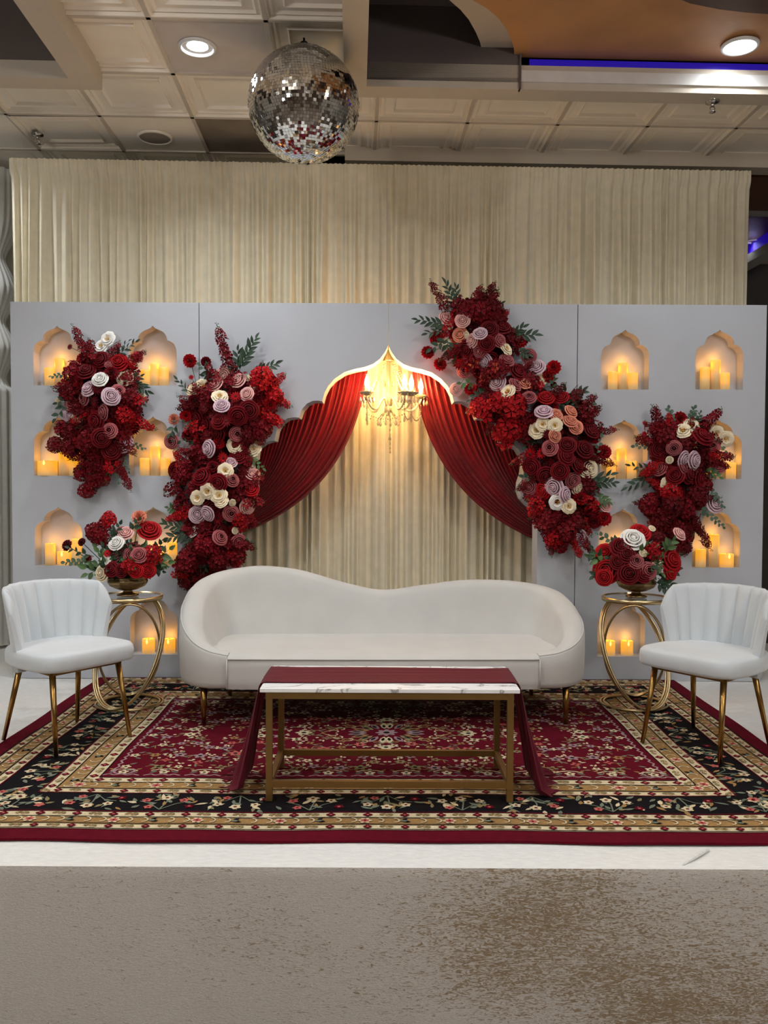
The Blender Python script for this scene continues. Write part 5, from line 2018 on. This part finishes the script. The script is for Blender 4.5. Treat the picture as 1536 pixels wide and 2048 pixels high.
# --- at the arch's left foot
polyB = [zcb(*p) for p in [(200, 600), (420, 500), (640, 470), (780, 460), (850, 620), (750, 860), (620, 940), (560, 1010), (650, 1120), (690, 1290), (640, 1420), (590, 1560), (570, 1760), (450, 1850), (230, 1970), (140, 1840), (250, 1560), (110, 1420), (110, 1150), (270, 1040), (280, 850), (220, 720)]]
arrangement('flower_cascade', 'tall red, cream and pink flower cascade down the left side of the arch', 'flowers', polyB, zcb(400, 1200),
            conv(zcb, [('C', 215, 365, 27), ('D', 330, 372, 20), ('B', 460, 470, 29), ('B', 562, 507, 29), ('B', 402, 540, 28), ('B', 625, 605, 25), ('K', 245, 570, 28), ('O', 308, 547, 28), ('O', 430, 622, 30), ('y', 635, 490, 13), ('y', 662, 560, 13), ('L', 443, 690, 28),
                       ('U', 730, 500, 50), ('U', 830, 612, 36), ('C', 790, 680, 24), ('C', 825, 790, 24), ('r', 730, 835, 28), ('Q', 100, 785, 22), ('C', 185, 760, 24), ('D', 200, 905, 24), ('M', 85, 945, 26), ('G', 320, 700, 26), ('g', 545, 625, 26), ('G', 340, 905, 28),
                       ('D', 250, 655, 27), ('M', 550, 890, 26), ('L', 355, 995, 31), ('O', 540, 972, 30), ('O', 670, 1000, 32), ('O', 665, 1040, 28), ('O', 470, 1155, 29), ('L', 505, 1100, 24), ('B', 660, 1188, 30), ('M', 515, 1222, 26), ('r', 655, 1290, 27),
                       ('O', 268, 1350, 27), ('O', 342, 1302, 30), ('O', 422, 1330, 32), ('O', 442, 1375, 26), ('M', 510, 1462, 28), ('B', 625, 1412, 29), ('y', 520, 1385, 13), ('L', 270, 1470, 30), ('L', 345, 1462, 28), ('M', 150, 1470, 27), ('N', 240, 1590, 25), ('R', 215, 1545, 22),
                       ('M', 430, 1637, 28), ('M', 565, 1668, 27), ('L', 515, 1802, 33), ('g', 450, 1065, 26), ('G', 320, 1540, 28), ('V', 200, 1810, 50), ('V', 190, 1945, 34), ('V', 150, 1190, 40), ('V', 180, 1120, 34), ('R', 560, 760, 34), ('R', 430, 800, 32), ('R', 640, 720, 34),
                       ('V', 620, 900, 40), ('R', 560, 1060, 30), ('U', 560, 1500, 34), ('V', 330, 1700, 44), ('V', 420, 1790, 44), ('D', 380, 1130, 26), ('G', 480, 800, 26), ('R', 300, 1200, 34), ('R', 420, 1240, 32), ('y', 540, 1585, 13), ('g', 225, 485, 12), ('g', 160, 655, 11), ('C', 700, 500, 22)]),
            conv2(zcb, [('d', 555, 470, 690, 200, 13, 0.08), ('d', 560, 460, 560, 290, 7, 0.07), ('d', 640, 480, 835, 385, 11, 0.07), ('h', 420, 500, 290, 400, 6, 0.06), ('h', 400, 480, 320, 470, 4, 0.05), ('d', 220, 600, 125, 500, 6, 0.05), ('h', 120, 830, 75, 890, 4, 0.055), ('h', 270, 820, 110, 800, 3, 0.04),
                        ('h', 270, 940, 100, 940, 4, 0.04), ('d', 240, 1580, 30, 1540, 9, 0.075), ('d', 250, 1590, 60, 1640, 8, 0.075), ('d', 240, 1600, 180, 1690, 6, 0.06), ('g', 620, 1040, 740, 1140, 8, 0.04), ('e', 480, 1680, 560, 1760, 8, 0.035), ('e', 570, 1650, 650, 1665, 5, 0.035),
                        ('d', 700, 640, 760, 760, 6, 0.06), ('g', 120, 1430, 60, 1420, 4, 0.05), ('g', 430, 1420, 460, 1500, 4, 0.05), ('h', 340, 1800, 320, 1880, 4, 0.05)]),
            conv2(zcb, [('R', 510, 470, 415, 90, 1.3), ('R', 320, 1060, 120, 1000, 1.1), ('R', 260, 1200, 80, 1170), ('R', 230, 1400, 90, 1400), ('R', 260, 1820, 120, 1830, 1.2), ('R', 270, 1900, 160, 1970, 1.2), ('r', 560, 1480, 610, 1590), ('R', 300, 700, 130, 600, 0.7), ('R', 340, 1640, 170, 1720), ('r', 690, 680, 800, 690), ('R', 470, 1700, 560, 1640)]),
            175)

# --- across the arch's right shoulder
polyC = [zcc(*p) for p in [(280, 280), (420, 230), (560, 280), (680, 400), (760, 560), (820, 740), (960, 860), (1180, 900), (1290, 1050), (1330, 1200), (1280, 1400), (1220, 1560), (1290, 1720), (1180, 1800), (1160, 1900), (1040, 1930), (950, 1840), (920, 1700), (900, 1540), (830, 1360), (810, 1180), (760, 1080), (640, 1180), (600, 1060), (480, 1030), (520, 920), (540, 800), (470, 680), (360, 640), (330, 480), (270, 380)]]
arrangement('flower_garland', 'large red, blush and cream flower garland sweeping over the right side of the arch', 'flowers', polyC, zcc(800, 1000),
            conv(zcc, [('B', 255, 345, 27), ('B', 372, 355, 26), ('P', 355, 457, 27), ('B', 440, 500, 25), ('L', 495, 450, 25), ('O', 240, 512, 26), ('y', 397, 458, 12), ('y', 283, 400, 11), ('r', 187, 482, 24), ('C', 125, 583, 26), ('C', 212, 667, 26), ('r', 312, 577, 25),
                       ('R', 400, 560, 32), ('R', 650, 412, 30), ('C', 780, 500, 29), ('g', 340, 665, 30), ('M', 385, 712, 25), ('M', 490, 572, 26), ('M', 630, 500, 25), ('M', 682, 640, 27), ('L', 530, 642, 27), ('O', 680, 555, 27), ('M', 840, 610, 26), ('L', 892, 690, 31), ('L', 840, 690, 26), ('O', 900, 768, 34),
                       ('C', 1015, 690, 29), ('C', 975, 752, 27), ('D', 1015, 812, 13), ('L', 618, 790, 31), ('P', 810, 800, 25), ('M', 740, 812, 26), ('O', 690, 860, 30), ('C', 430, 845, 26), ('B', 325, 845, 22), ('U', 510, 985, 50), ('U', 690, 1120, 58), ('U', 720, 960, 56), ('U', 620, 930, 44), ('M', 840, 902, 26),
                       ('r', 960, 905, 30), ('r', 1070, 900, 26), ('L', 945, 1005, 32), ('P', 1030, 1025, 24), ('P', 1135, 1000, 25), ('P', 1130, 1070, 27), ('P', 1172, 1112, 25), ('O', 900, 1130, 33), ('O', 940, 1090, 27), ('O', 1025, 1097, 27), ('P', 1022, 1172, 24), ('G', 975, 1160, 24),
                       ('M', 990, 1257, 28), ('R', 1110, 1240, 32), ('R', 1230, 1268, 34), ('R', 1100, 1320, 32), ('R', 1280, 1140, 30), ('C', 1370, 1285, 29), ('g', 850, 1300, 28), ('g', 932, 1295, 26), ('K', 1262, 1405, 34), ('K', 1240, 1420, 26), ('M', 840, 1532, 29), ('L', 1020, 1530, 35), ('L', 1090, 1590, 30),
                       ('M', 1150, 1487, 28), ('K', 1178, 1535, 25), ('N', 1040, 1640, 30), ('R', 1030, 1620, 14), ('O', 1122, 1668, 28), ('C', 1200, 1612, 31), ('D', 1282, 1680, 34), ('C', 1370, 1758, 30), ('B', 1380, 1668, 22), ('L', 1182, 1890, 34), ('V', 970, 1790, 46), ('U', 1010, 1880, 40), ('V', 1100, 1850, 44), ('U', 890, 1700, 34),
                       ('R', 560, 420, 32), ('R', 540, 520, 30), ('V', 600, 330, 46), ('V', 480, 300, 50), ('V', 400, 290, 46), ('R', 760, 720, 32), ('V', 620, 700, 44), ('V', 560, 740, 40), ('R', 860, 1390, 32), ('R', 960, 1450, 32), ('R', 1060, 1420, 32), ('R', 1180, 1380, 30), ('r', 940, 1560, 30), ('V', 1160, 1780, 44), ('D', 490, 790, 15), ('D', 1300, 1780, 26)]),
            conv2(zcc, [('d', 330, 280, 250, 95, 9, 0.07), ('d', 340, 260, 320, 120, 7, 0.06), ('d', 280, 400, 50, 350, 10, 0.07), ('d', 270, 420, 120, 450, 7, 0.06), ('h', 280, 480, 150, 560, 6, 0.06), ('h', 260, 500, 270, 600, 5, 0.06), ('d', 690, 470, 885, 460, 8, 0.075), ('d', 690, 470, 800, 405, 6, 0.06), ('h', 760, 570, 840, 600, 5, 0.055),
                        ('h', 340, 640, 280, 600, 4, 0.05), ('g', 460, 800, 360, 800, 4, 0.06), ('h', 560, 830, 420, 920, 8, 0.055), ('h', 1000, 860, 1015, 760, 5, 0.045), ('d', 1080, 950, 1220, 850, 9, 0.07), ('d', 960, 930, 1160, 960, 8, 0.07), ('h', 900, 1180, 820, 1240, 6, 0.045), ('h', 900, 1490, 800, 1460, 5, 0.05),
                        ('d', 1200, 1500, 1440, 1500, 11, 0.075), ('d', 1220, 1500, 1420, 1445, 6, 0.07), ('d', 1200, 1510, 1300, 1570, 6, 0.06), ('g', 1310, 1590, 1400, 1640, 6, 0.055), ('e', 1280, 1400, 1350, 1180, 8, 0.035), ('h', 1250, 1960, 1310, 2060, 4, 0.06), ('d', 1120, 880, 1060, 830, 4, 0.06), ('d', 560, 290, 640, 240, 6, 0.05), ('h', 980, 1640, 960, 1700, 4, 0.05)]),
            conv2(zcc, [('R', 300, 320, 110, 80, 1.2), ('R', 430, 320, 620, 85, 1.6), ('R', 420, 330, 490, 90, 1.3), ('R', 470, 340, 640, 130, 1.3), ('R', 560, 380, 650, 255, 1.0), ('R', 1180, 1020, 1310, 870, 1.4), ('R', 1200, 1060, 1300, 930, 1.2), ('R', 1250, 1140, 1360, 1080, 1.0), ('r', 620, 1130, 690, 1270, 1.0), ('r', 560, 1000, 450, 990, 1.2),
                        ('r', 960, 1640, 820, 1630, 1.0), ('R', 990, 1840, 980, 2030, 1.3), ('r', 1040, 1860, 1030, 1990, 1.0), ('R', 1180, 1840, 1290, 2010, 1.3), ('R', 900, 1680, 860, 1760, 1.0), ('r', 700, 1180, 640, 1270, 1.0), ('r', 400, 640, 310, 660, 1.0)]),
            215)

# --- on the right niche panel
polyD = [zc6(*p) for p in [(600, 880), (720, 830), (880, 850), (960, 930), (980, 1060), (900, 1160), (900, 1330), (880, 1440), (800, 1480), (780, 1620), (690, 1600), (560, 1500), (500, 1430), (560, 1330), (600, 1240), (570, 1120), (560, 980)]]
arrangement('flower_cluster', 'red and lavender flower cluster hanging on the right niche panel', 'flowers', polyD, zc6(740, 1150),
            conv(zc6, [('C', 750, 812, 29), ('O', 770, 892, 32), ('O', 822, 857, 32), ('N', 570, 905, 26), ('O', 1000, 910, 28), ('O', 1065, 950, 30), ('R', 900, 940, 38), ('r', 905, 930, 30), ('R', 610, 1022, 32), ('M', 970, 1002, 27), ('M', 710, 1010, 26), ('L', 842, 1097, 33), ('L', 770, 1082, 28), ('L', 550, 1152, 29), ('M', 612, 1150, 28),
                       ('y', 680, 1092, 13), ('M', 1010, 1140, 26), ('O', 675, 1257, 29), ('L', 985, 1397, 32), ('M', 770, 1145, 24), ('V', 540, 1400, 44), ('V', 700, 1400, 46), ('V', 860, 1340, 42), ('V', 640, 1470, 40), ('V', 740, 1570, 40), ('V', 610, 1500, 36), ('g', 510, 845, 14), ('g', 510, 915, 14), ('R', 800, 1190, 34), ('R', 720, 1200, 32),
                       ('V', 650, 940, 44), ('V', 600, 880, 36), ('R', 880, 1220, 30), ('U', 690, 1320, 40), ('V', 780, 1420, 42), ('y', 1040, 1010, 11), ('V', 770, 1690, 32), ('P', 760, 1600, 26)]),
            conv2(zc6, [('e', 690, 880, 675, 740, 8, 0.04), ('e', 800, 840, 850, 740, 8, 0.04), ('e', 860, 850, 890, 770, 6, 0.035), ('e', 570, 1000, 440, 1000, 7, 0.035), ('d', 590, 1180, 390, 1280, 8, 0.07), ('d', 590, 1170, 410, 1130, 7, 0.06), ('h', 600, 1240, 460, 1230, 5, 0.055), ('e', 900, 1240, 1050, 1410, 11, 0.034), ('e', 860, 1400, 1045, 1550, 12, 0.034),
                        ('g', 900, 1160, 1020, 1210, 6, 0.05), ('h', 900, 1180, 990, 1180, 4, 0.05), ('e', 980, 960, 1060, 1030, 4, 0.035), ('h', 700, 1460, 780, 1480, 4, 0.05), ('d', 640, 920, 560, 960, 5, 0.05)]),
            conv2(zc6, [('R', 640, 930, 570, 705, 1.4), ('R', 860, 900, 1050, 735, 1.3), ('R', 600, 960, 500, 830, 0.8), ('R', 910, 1060, 1140, 1070, 1.3), ('R', 920, 1080, 1100, 1150, 1.2), ('R', 820, 1440, 960, 1720, 1.3), ('R', 800, 1450, 890, 1600, 1.2), ('R', 700, 1500, 760, 1740, 1.2), ('R', 620, 1420, 480, 1420, 1.1), ('R', 740, 1500, 800, 1690, 1.1)]),
            115)

# ------------------------------------------------------------------ bowls of flowers on the side tables
M_bowl = mat('antique_gold_metal', (150, 128, 92), 0.32, 1.0, var=0.15, scale=12)


def bowl_arrangement(T, label, vlabel, blooms, sprigs, ctr, seed):
    zt_ = RZ + 0.006 + 0.6235
    v = tag(empty('pedestal_bowl', (T[0], T[1] - 0.02, zt_)), vlabel, 'bowl', 'pedestal bowls on the side tables')
    mb = MB()
    mb.lathe([(0.03, 0.035), (0.055, 0.042), (0.095, 0.065), (0.108, 0.09), (0.106, 0.108), (0.098, 0.118), (0.103, 0.124), (0.097, 0.124), (0.09, 0.112), (0.05, 0.06), (0.0005, 0.055)], 72, flute=28, famp=0.035)
    mb.v = [(x, y, z * 0.86) for x, y, z in mb.v]
    mb.build('bowl', M_bowl, v)
    MB().lathe([(0.0005, 0.0), (0.06, 0.0), (0.062, 0.006), (0.052, 0.012), (0.03, 0.018), (0.022, 0.028), (0.024, 0.030), (0.034, 0.034)], 40).build('foot', M_bowl, v)
    root = tag(empty('bowl_bouquet', (T[0], T[1] - 0.02, zt_ + 0.106)), label, 'flowers', 'bouquets in the pedestal bowls')
    c = root.location
    Yc = c.y
    fr = random.Random(seed)
    for b in blooms:
        key, x, y = b[:3]
        dia = b[3] if len(b) > 3 else DEF[key]
        r0 = px(x, y, Yc)
        dx, dz = r0.x - c.x, r0.z - (c.z + 0.03)
        out = math.sqrt(max(0.0, 0.17 ** 2 - dx * dx * 0.7 - dz * dz * 0.5))
        pos = px(x, y, Yc - max(0.03, out))
        if pos.z < c.z + 0.02: pos = px(x, y, Yc - 0.13)
        bloom(root, key, pos, dia * 1.08 * pos.y / FPX, Vector((dx * 1.4, -0.5, dz * 1.4 + 0.12)))
        a = c + Vector((dx * 0.25, 0, -0.005))
        stem(root, a, pos + (a - pos).normalized() * 0.02, 0.0025)
    for _ in range(46):         # greens packed between the blooms
        a = fr.uniform(0, 2 * PI)
        if fr.random() < 0.6:
            a = fr.uniform(PI * 0.95, PI * 2.05)
        ph = fr.uniform(0.35, 1.4)
        L_ = fr.uniform(0.18, 0.25)
        d = Vector((math.cos(a) * math.sin(ph), math.sin(a) * math.sin(ph), math.cos(ph) * 0.9))
        st_ = c + Vector((d.x * 0.05, d.y * 0.05, -0.002))
        sprig(root, st_, c + d * L_ + Vector((0, 0, 0.01)), fr.choice('hhgg'), 5, fr.uniform(0.05, 0.075), out=Vector((d.x * .5, -0.8, 0.5)))
    for _ in range(22):
        a = fr.uniform(0, 2 * PI)
        ph = fr.uniform(0.0, 1.1)
        d = Vector((math.cos(a) * math.sin(ph) * 1.15, math.sin(a) * math.sin(ph), math.cos(ph) * 0.8))
        bloom(root, fr.choice('RVRVrMG'), c + Vector((0, 0, fr.uniform(-0.01, 0.035))) + d * fr.uniform(0.075, 0.115) + Vector((0, 0, 0.062)), fr.uniform(0.07, 0.09), d + Vector((0, -0.4, 0.1)))
    for s_ in sprigs:
        kind, x0, y0, x1, y1, n, ls = s_
        sprig(root, px(x0, y0, Yc - 0.05), px(x1, y1, Yc - 0.09), kind, n, ls)


bowl_arrangement(LT, 'red rose bouquet with green leaves in the bowl by the left chair', 'antique gold pedestal bowl on the side table by the left chair',
                 conv(zc3, [('U', 740, 1575, 34), ('V', 690, 1680, 44), ('V', 640, 1660, 34), ('Q', 950, 1552, 28), ('r', 1020, 1645, 38), ('B', 860, 1662, 26), ('W', 795, 1732, 26), ('D', 460, 1745, 22), ('D', 560, 1722, 16), ('M', 950, 1812, 27), ('U', 1040, 1812, 38), ('N', 720, 1850, 22), ('g', 735, 1800, 18), ('K', 700, 1935, 28),
                            ('U', 880, 1885, 32), ('r', 1010, 1915, 26), ('R', 765, 1908, 26), ('r', 930, 1918, 24), ('R', 830, 1915, 24), ('C', 600, 1840, 18), ('M', 830, 1650, 20)]),
                 conv2(zc3, [('e', 640, 1850, 440, 1860, 10, 0.036), ('h', 640, 1820, 470, 1760, 6, 0.04), ('h', 900, 1650, 950, 1570, 4, 0.05), ('g', 1060, 1840, 1160, 1770, 4, 0.07), ('g', 1050, 1870, 1150, 1860, 3, 0.07), ('h', 1060, 1900, 1110, 1920, 4, 0.05), ('g', 700, 1900, 600, 1940, 4, 0.06), ('h', 780, 1700, 820, 1600, 6, 0.05), ('e', 860, 1800, 890, 1720, 6, 0.04), ('g', 760, 1920, 810, 1910, 3, 0.07), ('h', 1060, 1780, 1120, 1720, 4, 0.06)]),
                 zc3(860, 1850), 4)
bowl_arrangement(RT, 'red and white rose bouquet with green leaves in the bowl by the right chair', 'antique gold pedestal bowl on the side table by the right chair',
                 conv(zc6, [('r', 480, 1590, 34), ('W', 428, 1640, 40), ('g', 345, 1650, 20), ('R', 350, 1690, 36), ('r', 240, 1732, 34), ('U', 560, 1725, 34), ('r', 680, 1782, 44), ('r', 250, 1850, 44), ('r', 235, 1895, 28), ('R', 400, 1868, 36), ('R', 500, 1875, 28), ('M', 530, 1850, 30), ('M', 450, 1785, 26), ('y', 590, 1792, 16), ('y', 500, 1728, 14),
                            ('r', 680, 1862, 28), ('R', 390, 1740, 30), ('V', 600, 1640, 34), ('B', 745, 1600, 24), ('R', 330, 1790, 28), ('y', 560, 1560, 12)]),
                 conv2(zc6, [('e', 360, 1680, 190, 1600, 9, 0.04), ('g', 250, 1800, 130, 1750, 5, 0.06), ('h', 240, 1840, 160, 1890, 5, 0.06), ('h', 220, 1780, 155, 1700, 4, 0.06), ('h', 600, 1900, 700, 1960, 6, 0.06), ('h', 580, 1920, 660, 1980, 5, 0.06), ('e', 330, 1830, 260, 1770, 7, 0.05), ('g', 420, 1840, 440, 1780, 4, 0.07), ('g', 640, 1720, 700, 1640, 5, 0.06), ('h', 470, 1850, 520, 1760, 4, 0.07), ('g', 300, 1900, 290, 1850, 3, 0.06), ('e', 330, 1820, 390, 1880, 6, 0.045)]),
                 zc6(430, 1780), 9)
